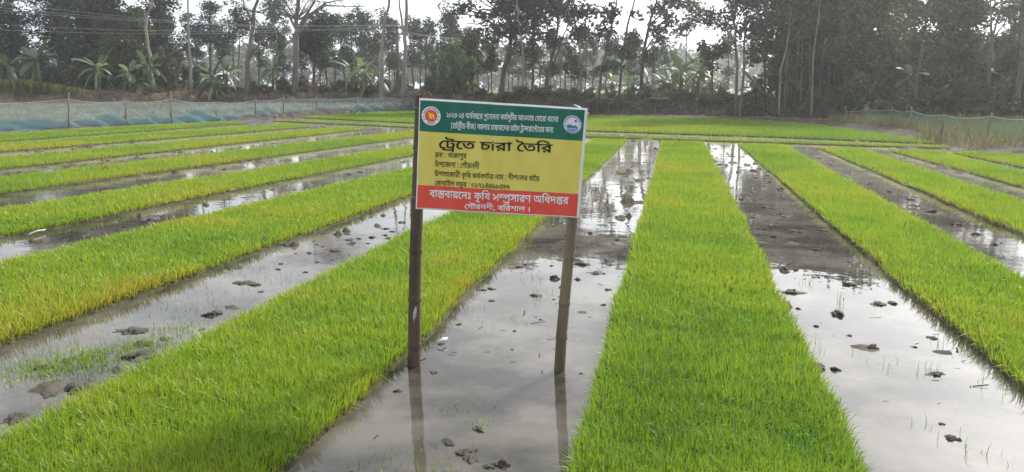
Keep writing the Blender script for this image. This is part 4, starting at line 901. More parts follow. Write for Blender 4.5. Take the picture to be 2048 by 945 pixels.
def glyph_spans(cs, bold, step=12):
    """fills an outline (non zero winding) as thin level slices: (y0, y1, x0, x1)"""
    edges = []
    for c in cs:
        P = [(c[i], c[i + 1]) for i in range(0, len(c), 2)]
        edges += [(p, q) for p, q in zip(P, P[1:] + P[:1]) if p[1] != q[1]]

    def spans(y):
        xs = sorted((p[0] + (y - p[1]) * (q[0] - p[0]) / (q[1] - p[1]), 1 if q[1] > p[1] else -1) for p, q in edges if (p[1] <= y) != (q[1] <= y))
        out, w = [], 0
        for x, d in xs:
            if w == 0: x0 = x
            w += d
            if w == 0 and x - x0 > 1: out.append((x0, x))
        return out
    ys = [p[1] for p, _ in edges]
    y, res = min(ys) - bold, []
    while y < max(ys) + bold:
        m = y + step / 2
        sp = sorted((a - bold, b + bold) for dy in (-bold * .8, 0, bold * .8) for a, b in spans(m + dy))
        mer = []
        for a, b in sp:
            if mer and a <= mer[-1][1]: mer[-1][1] = max(mer[-1][1], b)
            else: mer.append([a, b])
        res += [(y, y + step, a, b) for a, b in mer]
        y += step
    return res


def text_line(k, x0, y0, x1, y1, body, mat, bold, name='lettering'):
    w, items = TEXT_LINES[k]
    G = Geo()
    (px0, py0), (px1, py1) = z2p(x0, y0), z2p(x1, y1)
    by = body / 3.375
    V, Q = [], []
    for ci, (g, gx, gy) in enumerate(items):
        lift = .0030 + (ci % 5) * .00015
        for (ya, yb, xa, xb) in glyph_spans(GLYPHS[g], bold):
            q = []
            for fx, fy in ((xa, ya), (xb, ya), (xb, yb), (xa, yb)):
                t = (fx + gx) / w; h = (620 - (fy + gy)) / 620
                q.append(tuple(loc(board_pt(px0 + (px1 - px0) * t - (by * h) * 0.05, py0 + (py1 - py0) * t + by * h, lift))))
            Q.append([len(V), len(V) + 1, len(V) + 2, len(V) + 3]); V += q
    G.add(V, Q)
    link(name, G.mesh('lettering', [mat]), banner)


TXT = [(0, 315, 187, 1070, 217, 34, M_WHITE_INK, 8), (1, 345, 259, 1035, 289, 34, M_WHITE_INK, 8), (2, 262, 374, 1028, 404, 53, M_BLACK_INK, 16),
       (3, 237, 456, 450, 465, 31, M_BLACK_INK, 3), (4, 235, 519, 537, 532, 34, M_BLACK_INK, 3), (5, 233, 585, 943, 618, 32, M_BLACK_INK, 3),
       (6, 233, 648, 742, 672, 31, M_BLACK_INK, 5), (7, 198, 712, 1138, 762, 45, M_WHITE_INK, 12), (8, 437, 803, 882, 826, 30, M_WHITE_INK, 12)]
for t in TXT: text_line(*t)


def poly_on_board(G, pts, lift, m):
    """flat print: a filled outline given in the close-up's coordinates"""
    P = [Vector((x, -y, 0)) for x, y in pts]
    # a stiff round sticker: all its layers lie flat, just proud of the cloth below
    ecx = 211.5 if pts[0][0] < 600 else 1164.5; ecy = 210 if pts[0][0] < 600 else 267
    top = max(bend(on_plane(*z2p(ecx + 64 * math.cos(a) * q, ecy + 64 * math.sin(a) * q), FRONT)) for a in [i * .524 for i in range(12)] for q in (0, .35, .7, 1))
    W = [tuple(loc(on_plane(*z2p(x, y), FRONT) + nrm * (top + lift - .002))) for x, y in pts]
    tr2 = []
    for t in geometry.tessellate_polygon([P]):
        a, b, c = (Vector(W[i]) for i in t)
        tr2.append(t if (b - a).cross(c - a).dot(nrm) > 0 else t[::-1])
    G.add(W, [], tr2, m)


def disc(cx, cy, r, n=40): return [(cx + r * math.cos(2 * math.pi * i / n), cy + r * math.sin(2 * math.pi * i / n) + .04 * r * math.cos(2 * math.pi * i / n)) for i in range(n)]


def ring_text(G, cx, cy, r, a0, a1, n, m, lift):
    for i in range(n):
        a = R(a0 + (a1 - a0) * i / (n - 1)); da = R(abs(a1 - a0) / n * .36)
        q = []
        for rr2, s in ((r - 5, -1), (r + 5, -1), (r + 5, 1), (r - 5, 1)):
            q.append((cx + rr2 * math.cos(a + s * da), cy + rr2 * math.sin(a + s * da)))
        poly_on_board(G, q, lift, m)


G = Geo()
cx, cy_ = 211.5, 210
poly_on_board(G, disc(cx, cy_, 64), .0036, 0)
ring_text(G, cx, cy_, 52, 200, 340, 17, 3, .0046)
ring_text(G, cx, cy_, 52, 62, 118, 8, 3, .0046)
for a in (150, 174, 6, 30): poly_on_board(G, disc(cx + 52 * math.cos(R(a)), cy_ + 52 * math.sin(R(a)), 4.5, 8), .0046, 4)
poly_on_board(G, disc(cx, cy_, 42), .0046, 1)
poly_on_board(G, [(195, 184), (201, 188), (208, 196), (214, 193), (221, 198), (234, 198), (231, 208), (236, 216), (234, 236), (230, 237), (227, 224), (221, 219), (219, 228), (210, 231), (203, 228),
                  (201, 216), (194, 211), (199, 204), (193, 196)], .0060, 2)
e = link('emblem', G.mesh('emblem', [M_WHITE_INK, M_RED_INK, M_MAP_INK, M_NAVY_INK, M_CRIMSON_INK]), banner)
e['label'] = 'round seal with a yellow map on a red disc'
G = Geo()
cx, cy_ = 1164.5, 267
poly_on_board(G, disc(cx, cy_, 61), .0036, 0)
ring_text(G, cx, cy_, 52, 195, 345, 19, 1, .0046)
ring_text(G, cx, cy_, 52, 45, 135, 11, 1, .0046)
poly_on_board(G, disc(cx, cy_, 43), .0046, 5)
poly_on_board(G, [(1127, 289), (1140, 283), (1160, 282), (1176, 283), (1200, 281), (1200, 296), (1190, 304), (1172, 311), (1152, 309), (1136, 302)], .0054, 2)
poly_on_board(G, [(1130, 291), (1148, 295), (1172, 293), (1196, 298), (1190, 301), (1168, 297), (1146, 300)], .0062, 0)
poly_on_board(G, [(1125, 284), (1128, 266), (1133, 277), (1138, 262), (1144, 275), (1150, 262), (1154, 276), (1160, 268), (1165, 277), (1180, 276), (1192, 271), (1190, 280), (1176, 283), (1150, 282)], .0062, 3)
poly_on_board(G, disc(1187, 245, 9, 14), .0054, 4)
for a in (172, 8): poly_on_board(G, disc(cx + 53 * math.cos(R(a)), cy_ + 53 * math.sin(R(a)), 4, 8), .0046, 4)
e = link('emblem', G.mesh('emblem', [M_LILAC_INK, M_NAVY_INK, M_BLUE_INK, M_TREE_INK, M_CRIMSON_INK, plain('pale_print', (.70, .70, .80), .45)]), banner)
e['label'] = 'round pale seal with trees, a red sun and a blue river'


def bamboo(pxpts, radii, nodes, mat, label):
    pts = [on_plane(x, y, 0.0) for x, y in pxpts]
    pts[0].z = -0.25
    n = 150
    G = Geo(); P = []; rad = []
    seg = len(pts) - 1
    for i in range(n + 1):
        t = i / n * seg; k = min(int(t), seg - 1); f = t - k
        P.append(loc(pts[k].lerp(pts[k + 1], f)))
        r = radii[0] + (radii[1] - radii[0]) * i / n
        z = P[-1].z
        for q in nodes:
            r *= 1 + .15 * math.exp(-((z - q) / .010) ** 2) - .06 * math.exp(-((z - q + .022) / .010) ** 2)
        rad.append(r)
    G.tube(P, rad, 16)
    o = link('post', G.mesh('post', [mat], smooth_shade=True), sign)
    o['label'] = label
    return P


PL = bamboo([(825.5, 731), (829, 640), (831, 520), (835, 400), (839, 300), (842.5, 190)], (.0395, .033), (.13, .42, .72, 1.02, 1.33), M_BAMBOO_D, 'dark weathered left bamboo post')
PR = bamboo([(1115, 741), (1124, 660), (1134, 550), (1145, 437), (1156, 320), (1166, 224)], (.034, .029), (.21, .42, .70, .98, 1.25), M_BAMBOO_T, 'tan right bamboo post leaning outwards')
# rag ties at the top left corner, wire loops down the posts, hem stitched over the top
G = Geo()
for (x, y), r in (((847, 190), .007), ((855, 190), .008)):
    p = on_plane(x, y, .03)
    G.tube([loc(p + Vector((-.016, 0, -.008))), loc(p + Vector((0, .0, .010))), loc(p + Vector((.014, 0, .004))), loc(p + Vector((.018, 0, -.014)))], [r * .5, r, r * .8, r * .4], 7)
link('rag_tie', G.mesh('rag_tie', [plain('rag_cloth', (.16, .10, .085), .9)]), sign)
M_TIE = plain('tie_wire', (.25, .24, .22), .5)
for y in (215, 300, 392):
    for post, r in ((PL, .041), (PR, .034)):
        c = min(post, key=lambda q: abs(q.z - (on_plane(840, y, 0).z - (0.03 if post is PR else 0))))
        G = Geo()
        G.tube([c + ax_u * (r * math.cos(a)) + nrm * (r * math.sin(a)) for a in [i * 2 * math.pi / 14 for i in range(15)]], .0022, 5, caps=False)
        link('wire_loop', G.mesh('wire_loop', [M_TIE]), sign)
# peeled pale patch on the left post
G = Geo()
c = min(PL, key=lambda q: abs(q.z - on_plane(829, 625, 0).z))
for k in range(3):
    G.tube([c + nrm * .0385 + ax_u * (.004 + k * .006) + Vector((0, 0, z)) + nrm * (-.002 * abs(k - 1)) for z in (-.055 + .02 * k, -.02, .015 + .015 * k)], [.002, .007, .003], 6)
link('peeled_patch', G.mesh('peeled_patch', [plain('peeled_skin', (.42, .40, .38), .8)]), sign)
G = Geo()
p0 = on_plane(1158, 214, .045)
G.tube([loc(p0 + Vector((-.03, 0, .012))), loc(p0), loc(p0 + Vector((.03, 0, -.02)))], [.002, .005, .002], 6)
link('rag_tie', G.mesh('rag_tie', [M_WHITE_VINYL]), sign)

# ------------------------------------------------------------------ net fences
M_STICK = noise_mat('fence_stick', (0.13, 0.105, 0.08), (0.26, 0.22, 0.17), 6, 0.9, stretch=(1, 1, .2))
M_ROPE = plain('pale_rope', (0.42, 0.46, 0.45), 0.7)


def net_mat(name, col, cover_lo, cover_hi, col_lo):
    """fine mesh: threads cover part of the surface, the holes let the view through; denser where it bunches"""
    m = bpy.data.materials.new(name); m.use_nodes = True
    N, L = m.node_tree.nodes, m.node_tree.links; N.clear()
    out = N.new('ShaderNodeOutputMaterial')
    a = N.new('ShaderNodeAttribute'); a.attribute_name = 'bunch'
    g = N.new('ShaderNodeTexCoord')
    nzn = N.new('ShaderNodeTexNoise'); nzn.inputs['Scale'].default_value = 3.2; nzn.inputs['Detail'].default_value = 8; nzn.inputs['Roughness'].default_value = .7
    L.new(g.outputs['Object'], nzn.inputs['Vector'])
    sub = N.new('ShaderNodeMath'); sub.operation = 'MULTIPLY_ADD'; sub.inputs[1].default_value = 1.5; sub.inputs[2].default_value = -0.75
    L.new(nzn.outputs['Fac'], sub.inputs[0])
    ad = N.new('ShaderNodeMath'); ad.operation = 'ADD'; ad.use_clamp = True
    L.new(sub.outputs[0], ad.inputs[0]); L.new(a.outputs['Fac'], ad.inputs[1])
    mr = N.new('ShaderNodeMapRange'); mr.inputs['To Min'].default_value, mr.inputs['To Max'].default_value = cover_lo, cover_hi
    L.new(ad.outputs[0], mr.inputs['Value'])
    mc = N.new('ShaderNodeMix'); mc.data_type = 'RGBA'; mc.inputs['A'].default_value = (*col, 1); mc.inputs['B'].default_value = (*col_lo, 1)
    L.new(ad.outputs[0], mc.inputs['Factor'])
    d, t, tr, m1, m2 = N.new('ShaderNodeBsdfDiffuse'), N.new('ShaderNodeBsdfTranslucent'), N.new('ShaderNodeBsdfTransparent'), N.new('ShaderNodeMixShader'), N.new('ShaderNodeMixShader')
    L.new(mc.outputs['Result'], d.inputs['Color']); L.new(mc.outputs['Result'], t.inputs['Color'])
    m1.inputs[0].default_value = .5
    L.new(d.outputs[0], m1.inputs[1]); L.new(t.outputs[0], m1.inputs[2])
    L.new(mr.outputs[0], m2.inputs[0]); L.new(tr.outputs[0], m2.inputs[1]); L.new(m1.outputs[0], m2.inputs[2])
    L.new(m2.outputs[0], out.inputs['Surface'])
    return m


M_BLUE_NET = net_mat('blue_net', (0.30, 0.42, 0.48), 0.30, 0.90, (0.15, 0.28, 0.31))
M_GREEN_NET = net_mat('green_net', (0.07, 0.17, 0.14), 0.05, 0.38, (0.10, 0.22, 0.17))


def net_fence(name, label, posts, mat, top_h, sag, skirt, cat='net fence'):
    """posts: (x, y, height, lean_x, lean_y, net top height); net hung between them"""
    root = thing(name, label, cat, (posts[0][0], posts[0][1], 0))
    o = Vector((posts[0][0], posts[0][1], 0))
    for (x, y, h, lx, ly, nh) in posts:
        if h <= 0: continue
        G = Geo()
        b = Vector((x, y, -.1)) - o
        m = Vector((x + lx * .5 + random.uniform(-.03, .03), y + ly * .5, h * .5)) - o
        t = Vector((x + lx, y + ly, h)) - o
        G.tube([b, b.lerp(m, .6) + Vector((random.uniform(-.02, .02), 0, 0)), m, m.lerp(t, .5) + Vector((random.uniform(-.025, .025), 0, 0)), t], [.038, .036, .033, .030, .024], 6)
        link('post', G.mesh('post', [M_STICK], smooth_shade=True), root)
    V, Q, B, rope = [], [], [], Geo()
    nr = 9
    cols_ = []
    for (a, b) in zip(posts[:-1], posts[1:]):
        n = 14
        for i in range(n + (1 if b is posts[-1] else 0)):
            t = i / n
            x, y = a[0] * (1 - t) + b[0] * t, a[1] * (1 - t) + b[1] * t
            zt = a[5] * (1 - t) + b[5] * t - sag * 4 * t * (1 - t)
            cols_.append((x + (a[3] * (1 - t) + b[3] * t) * .8, y, x, y, zt))
    for ci, (xt, yt, xb, yb, zt) in enumerate(cols_):
        for k in range(nr + 1):
            f = k / nr
            w = .10 * math.sin(ci * .9 + k * 1.3) * (1 - f) + random.uniform(-.03, .03) * (1 - f * .8)
            V.append((xb + (xt - xb) * f + w - o.x, yb + w * .6 - o.y, f * zt))
            B.append(skirt(f * (1 + .45 * math.sin(ci * .37) * math.sin(ci * .11 + 1))) + random.uniform(-.16, .16))
    for ci in range(len(cols_) - 1):
        for k in range(nr):
            a = ci * (nr + 1) + k
            Q.append((a, a + nr + 1, a + nr + 2, a + 1))
    link('net', mesh_np('net', V, Q, None, [mat], {'bunch': B}, smooth_shade=True), root)
    rope.tube([(xt - o.x, yt - o.y, zt + .006) for (xt, yt, xb, yb, zt) in cols_], .0065, 5)
    link('top_rope', rope.mesh('top_rope', [M_ROPE]), root)
    return root


def post_px(xb, yb, xt, yt, net=None):
    p = on_ground(xb, yb)
    d = -p.x * sY + p.y * cY
    q = at_depth(xt, yt, d)
    nh = at_depth(xb, net, d).z if net else q.z
    return (p.x, p.y, q.z, q.x - p.x, 0.0, nh)


LB = [post_px(-330, 277, -330, 180, 204), post_px(-130, 269, -130, 184, 207), post_px(137, 257, 139, 185, 199.5), post_px(253, 251, 253, 203, 203.5), post_px(343, 247, 342, 183, 199),
      post_px(437, 242.5, 427, 205, 205), post_px(511, 238.5, 512, 195, 201), post_px(566, 235.5, 567, 188, 197), post_px(632, 232.5, 633, 189, 197), post_px(715, 228.5, 715, 194, 196),
      post_px(770, 225.5, 771, 193, 195.5), post_px(818, 223, 819, 196, 197), post_px(860, 221, 860, 196, 198), post_px(905, 220, 905, 197, 198)]
net_fence('net_fence', 'pale blue net hung on sticks, bunched dark teal along its foot, left of the signboard', LB, M_BLUE_NET, 1.1, .09,
          lambda f: 1.05 - 0.3 * f if f < .34 else .50 - .45 * f)
RB = [post_px(1698, 243, 1690, 213, 222), post_px(1733, 250, 1735, 205, 218), post_px(1780, 258, 1785, 212, 219), post_px(1826, 265, 1824, 212, 222), post_px(1882, 283, 1886, 231, 231),
      post_px(1968, 294, 1984, 225, 233), post_px(2075, 308, 2080, 226, 234), post_px(2210, 322, 2214, 230, 240), post_px(2420, 345, 2424, 240, 250)]
net_fence('net_fence', 'sagging sea green net on crooked sticks round the reed grown plot at the right', RB, M_GREEN_NET, 1.0, .09, lambda f: .75 if f > .6 else (.55 if f < .15 else .15))
bk = post_px(1808, 250, 1815, 208)
G = Geo(); G.tube([(0, 0, -.1), (.03, 0, bk[2] * .5), (bk[3], 0, bk[2])], [.028, .024, .018], 6)
tag(link('fence_stake', G.mesh('fence_stake', [M_STICK]), loc=(bk[0], bk[1], 0)), 'lone stick standing in the reeds behind the green net', 'stake')

# thin stakes along the foot of the bank
for i, (xb, yb, xt, yt) in enumerate([(1066, 225, 1066, 200), (1217, 231, 1218, 205), (1310, 233, 1310, 211), (1391, 236, 1392, 204), (1478, 240, 1478, 218), (1690, 244, 1689, 212)]):
    s_ = post_px(xb, yb, xt, yt)
    G = Geo(); G.tube([(0, 0, -.15), (.02, .0, s_[2] * .55), (s_[3], 0, s_[2])], [.022, .020, .014], 6)
    tag(link('fence_stake', G.mesh('fence_stake', [M_STICK]), loc=(s_[0], s_[1], 0)), 'thin bare stake standing at the foot of the bank behind the far seedling block', 'stake', 'stakes along the foot of the bank')


# ------------------------------------------------------------------ ground cover (nobody could count it)
def px_scatter(n, x0, x1, d0, d1, foot_rel=False):
    px = rng.uniform(x0, x1, n); t = rng.random(n)
    if foot_rel: d = np.interp(px, FOOT[:, 0], FOOT[:, 1]) + d0 + (d1 - d0) * t
    else: d = np.sqrt(d0 * d0 + (d1 * d1 - d0 * d0) * t)
    lat = (px - 1024) / F_PX * d * cP
    X, Y = lat * cY - d * sY, lat * sY + d * cY
    return X, Y, px, d


def cover(name, X, Y, h, w, tint, mat, lean=.4, two=True, drop=.03):
    Z = ground_z(X, Y) - drop
    return tag(link(name, blade_mesh(name, np.column_stack([X, Y, Z]), h, w, tint, mat, lean=lean, two=two)), kind='stuff')


# bank slope: straw coloured roots and dead grass, greyer and greener towards the right
X, Y, px, d = px_scatter(15000, -500, 1180, -.6, 3.2, True)
k = fbm(X * .8, Y * .8, 3, 71)
cover('dry_grass', X, Y, rng.uniform(.08, .34, len(X)) * (.5 + k), rng.uniform(.015, .05, len(X)), np.clip(.15 + .7 * k + rng.normal(0, .18, len(X)) - .3 * (px > 560), 0, 1), M_LEAF['straw'], .9)
X, Y, px, d = px_scatter(26000, 1000, 2700, -.5, 4.0, True)
k = fbm(X * .7, Y * .7, 3, 72)
cover('undergrowth', X, Y, rng.uniform(.10, .50, len(X)) * (.35 + 1.2 * k), rng.uniform(.03, .09, len(X)), np.clip(.55 * k + rng.normal(0.1, .15, len(X)), 0, 1), M_LEAF['bush'], .8)
# field behind the blue net: sparse yellowish grass
X, Y, px, d = px_scatter(26000, -500, 900, 34, 61)
ok = seg_dist(X, Y, FIELD) < -.3
X, Y = X[ok], Y[ok]
cover('field_grass', X, Y, rng.uniform(.06, .18, len(X)), rng.uniform(.02, .06, len(X)), np.clip(rng.normal(.55, .2, len(X)), 0, 1), M_LEAF['stubble'], .6, two=False)
# reeds and rice stubble inside the green net
X, Y, px, d = px_scatter(30000, 1660, 2900, 21, 40)
ok = seg_dist(X, Y, FIELD) < np.where(Y < 28, .75, .15)
X, Y = X[ok], Y[ok]; k = fbm(X * .5, Y * .5, 3, 73)
cover('reed_grass', X, Y, rng.uniform(.2, .55, len(X)) * (.6 + .6 * k), rng.uniform(.012, .035, len(X)), np.clip(k * 1.1 - .1 + rng.normal(0, .15, len(X)), 0, 1), M_LEAF['stubble'], .45)
# mustard in flower on the raised ground, far left
X, Y, px, d = px_scatter(36000, -500, 205, 63.5, 78)
ok = rng.random(len(X)) < np.clip((205 - px) / 90, 0, 1)
X, Y = X[ok], Y[ok]
n1 = int(len(X) * .75)
hh = rng.uniform(.6, 1.15, len(X))
tt = np.where(np.arange(len(X)) < n1, rng.uniform(.1, .65, len(X)), rng.uniform(.8, 1, len(X)))
hh[n1:] = rng.uniform(1.0, 1.25, len(X) - n1)
hh *= np.clip((215 - px[ok]) / 170, .15, 1)
cover('mustard_crop', X, Y, hh, rng.uniform(.06, .13, len(X)), tt, M_LEAF['mustard'], .3)
# meadow grass on the track and beyond
X, Y, px, d = px_scatter(16000, -200, 2300, 2.5, 16, True)
cover('track_grass', X, Y, rng.uniform(.08, .4, len(X)), rng.uniform(.03, .08, len(X)), np.clip(rng.normal(.45, .2, len(X)), 0, 1), M_LEAF['fresh'], .5, two=False)

# ------------------------------------------------------------------ trees
def leaf_cloud(clumps, n, size, droop=0.0, aspect=.5, shell=.35):
    """clumps: (x, y, z, rx, ry, rz) ; n leaves spread through them by volume; returns geometry"""
    C = np.array(clumps, float)
    vol = (C[:, 3] * C[:, 4] * C[:, 5]) ** .8
    which = rng.choice(len(C), n, p=vol / vol.sum())
    dirv = rng.normal(size=(n, 3)); dirv /= np.linalg.norm(dirv, axis=1)[:, None]
    rad = rng.random(n) ** shell
    P = C[which, :3] + dirv * rad[:, None] * C[which, 3:6]
    L = size * rng.uniform(.6, 1.4, n)
    a = rng.normal(size=(n, 3)); a[:, 2] = a[:, 2] * .6 - droop
    a /= np.linalg.norm(a, axis=1)[:, None]
    b = np.cross(a, rng.normal(size=(n, 3))); b /= np.linalg.norm(b, axis=1)[:, None]
    hw = L * aspect * .5
    V = np.empty((n, 4, 3))
    V[:, 0] = P
    V[:, 1] = P + a * (L * .5)[:, None] + b * hw[:, None]
    V[:, 2] = P + a * L[:, None]
    V[:, 3] = P + a * (L * .5)[:, None] - b * hw[:, None]
    Q = np.arange(n)[:, None] * 4 + np.arange(4)[None]
    ct = rng.normal(0, .14, len(C))
    tint = np.clip(.42 + ct[which] + rng.normal(0, .2, n), 0, 1)
    return V.reshape(-1, 3), Q, np.repeat(tint, 4)


def crown_obj(root, clumps, n, size, mat, **kw):
    V, Q, t = leaf_cloud(clumps, n, size, **kw)
    return link('crown', mesh_np('crown', V, Q, None, [mat], {'tint': t}), root)


STYLES = {  # leaf size, leaves per square metre of crown seen, aspect, droop, sub-clump size
    'dense': (.28, 260, .55, .1, .50), 'mid': (.26, 150, .5, .2, .44), 'sparse': (.20, 60, .45, .25, .34), 'feather': (.17, 105, .40, .1, .30),
}


def front_tree(label, dist, paths, crown, style='dense', leaf='dark', bark='grey', group=None, name='tree'):
    """paths: [(width at foot in px, [(px, py) ...]) ...], the first one the trunk; crown: (cx, cy, rx, ry) ellipses in px.
    Each outline is stood at its own distance with its real size and a depth like its width."""
    k = dist / F_PX
    wf, tr = paths[0]
    bx, by = plan(tr[0][0], dist)
    bz = float(ground_z(bx, by)) - .06
    base = Vector((bx, by, bz))
    root = thing(name, label, 'tree', base, 0, group)

    def P(x, y, dz=0.0):
        q = at_depth(x, y, dist) - base
        return q + Vector((-sY, cY, 0)) * dz
    G = Geo()
    for pi, (w, pts) in enumerate(paths):
        if pi == 0:
            pp = [Vector((0, 0, -.1))] + [P(*q) for q in pts[1:]]
        else:
            pp = [P(x, y, random.uniform(-.5, .5) * (i / max(1, len(pts) - 1)) * 1.6) for i, (x, y) in enumerate(pts)]
        # refine with slight wander
        fin = []; rad = []
        for i in range(len(pp) - 1):
            for s in range(3):
                f = s / 3
                jit = 0 if (i == 0 and s == 0) else w * k * .18
                fin.append(pp[i].lerp(pp[i + 1], f) + Vector((random.uniform(-jit, jit), random.uniform(-jit, jit), 0)))
        fin.append(pp[-1])
        r0 = w * k * .5
        for i in range(len(fin)):
            t = i / (len(fin) - 1)
            rad.append(r0 * ((1 - .62 * t) if pi == 0 else (1 - .75 * t)) * (1.35 - .35 * min(1, t * 8) if pi == 0 else 1))
        G.tube(fin, rad, 8, wob=.08)
    # twigs reaching into the crown
    smain = [P(*q) for q in paths[0][1]]
    clumps = []
    sz, dens, asp, droop, sub = STYLES[style]
    area = 0
    for (cx, cy, rx, ry) in crown:
        rx_, ry_ = rx * k, ry * k
        area += math.pi * rx_ * ry_
        c = P(cx, cy, random.uniform(-.5, .5) * rx_)
        m = max(4, int(15 * rx * ry / 900 / (sub * 2)))
        for _ in range(m):
            d = Vector((random.gauss(0, 1), random.gauss(0, 1), random.gauss(0, 1))).normalized() * random.random() ** .45
            q = c + RIGHT * (d.x * rx_ * .86) + Vector((-sY, cY, 0)) * (d.y * rx_ * .9) + Vector((0, 0, d.z * ry_ * .86))
            s = random.uniform(.5, 1.0) * sub * min(rx_, ry_, 1.3) * 1.1 + .12
            clumps.append((q.x, q.y, q.z, s * 1.25, s * 1.25, s * .8))
            if random.random() < .30:
                # a twig from the nearest point on the trunk or limbs
                j = min(range(len(smain)), key=lambda i_: (smain[i_] - q).length + (0 if smain[i_].z < q.z else 2))
                a = smain[j]
                if (a - q).length < 4.5:
                    mid = a.lerp(q, .5) + Vector((random.uniform(-.15, .15), random.uniform(-.15, .15), -.12 * (q - a).length * .5))
                    r = .012 + .008 * (q - a).length
                    G.tube([a, mid, q], [r, r * .7, r * .25], 5, caps=False)
    link('trunk', G.mesh('trunk', [{'dark': M_BARK, 'grey': M_GREY_BARK, 'pale': M_PALE_BARK}[bark]], smooth_shade=True), root)
    n = int(min(16000, max(500, area * dens)))
    crown_obj(root, clumps, n, sz, M_LEAF[leaf], droop=droop, aspect=asp)
    return root


FT = front_tree
# --- the dense wood at the left, behind the bananas
FT('broad dark leafy tree whose crown fills the top left corner', 76, [(11, [(25, 165), (22, 80), (18, -30)])], [(12, 45, 50, 50), (30, -60, 60, 70), (-35, 0, 50, 60), (45, 90, 34, 34), (-20, 95, 44, 34), (10, 115, 40, 26)], 'dense', 'dark', 'dark')
FT('dark leafy tree directly above the tallest banana plant at the left', 77, [(10, [(118, 165), (118, 90), (122, -10)])], [(88, 50, 45, 50), (122, 0, 50, 60), (130, -80, 60, 60), (120, 100, 40, 30), (75, -30, 40, 40), (75, 110, 34, 24), (150, 50, 34, 40)], 'dense', 'dark', 'dark')
FT('dark full crowned tree behind the lone banana plant with outspread leaves', 74, [(9, [(174, 160), (172, 60), (172, -40)])], [(165, 85, 42, 45), (185, 20, 45, 50), (170, -60, 60, 60), (200, 118, 38, 30), (150, 120, 30, 24), (215, 70, 30, 34)], 'dense', 'dark', 'dark')
FT('olive tree with sunlit yellowish leaves left of the curved bare trunk', 70, [(8, [(250, 165), (247, 90), (236, 10)])], [(228, 45, 42, 45), (205, 0, 40, 45), (250, -50, 50, 50), (255, 85, 38, 38), (225, 100, 34, 28), (262, 122, 34, 24), (275, 40, 26, 40)], 'dense', 'olive', 'grey')
FT('very dark dense tree right behind the curved bare trunk', 74, [(9, [(318, 165), (318, 60), (320, -40)])], [(308, 72, 40, 48), (325, 5, 36, 50), (320, -70, 45, 60), (290, 112, 34, 30), (340, 100, 30, 30), (350, 130, 26, 22), (318, 135, 34, 22)], 'dense', 'dark', 'dark')
FT('tall bare trunk that curves in an S, in front of the very dark tree', 66, [(7, [(303, 168), (300, 110), (291, 60), (293, 35), (304, 12), (307, -80)])], [(310, -115, 60, 45)], 'mid', 'mid', 'pale')
FT('slim straight pale trunk without branches, standing where the dark wood ends', 63, [(6, [(382, 174), (379, 100), (376, 40), (375, -60)])], [(375, -105, 42, 38)], 'mid', 'mid', 'pale')
FT('grey leafy tree rising against the white sky right of the slim pale trunk', 84, [(6, [(422, 172), (419, 60), (420, -10)])], [(418, 25, 24, 36), (432, 70, 32, 30), (395, 60, 32, 36), (376, 90, 28, 28), (372, 40, 18, 22), (420, -25, 20, 25)], 'mid', 'dark', 'grey')
FT('leafy tree with two close thin stems between the grey leafy tree and the forked one', 80, [(4, [(468, 172), (466, 90), (470, 20)]), (3, [(476, 172), (477, 90), (484, 30)])], [(470, 45, 26, 35), (450, 70, 20, 20), (490, 50, 20, 26)], 'mid', 'dark', 'grey')
FT('forked tree with one limb leaning far to the right and a thin crown', 63, [(10, [(495, 170), (496, 115), (505, 60), (508, 25), (518, -10), (527, -60)]), (6, [(497, 118), (520, 85), (545, 45), (572, 8)]), (5, [(506, 45), (490, 15), (478, -20)])],
   [(480, 0, 32, 26), (520, -40, 50, 40), (455, 8, 30, 22), (565, 12, 30, 20), (535, -5, 22, 16)], 'sparse', 'mid', 'grey')
FT('thin grey stem with a leafy top behind the leaning limb of the forked tree', 82, [(4, [(553, 174), (553, 100), (547, 45), (555, 0)])], [(540, 70, 28, 34), (552, 25, 32, 26), (560, 110, 18, 20), (520, 100, 16, 24)], 'mid', 'mid', 'grey')
FT('giant rain tree with the thickest grey trunk and wide feathery boughs', 63, [(14, [(590, 187), (592, 110), (593, 40), (597, -40)]), (7, [(596, 60), (625, 12), (655, -50)]), (6, [(594, 75), (615, 35), (650, 5), (700, 0)]), (5, [(610, 40), (650, 12), (730, 14)]), (6, [(593, 60), (570, 20), (545, -10)])],
   [(635, -5, 45, 20), (695, 8, 50, 14), (590, -30, 60, 40), (540, -10, 50, 20), (735, 16, 22, 10), (640, -80, 110, 45), (655, 22, 30, 9), (600, 20, 26, 18)], 'feather', 'mid', 'grey', name='rain_tree')
FT('dark round crowned tree hugging the right side of the giant rain tree', 67, [(7, [(629, 180), (628, 110), (632, 50)])], [(632, 72, 34, 42), (614, 100, 22, 20), (645, 45, 25, 24), (650, 108, 24, 22)], 'dense', 'dark', 'dark')
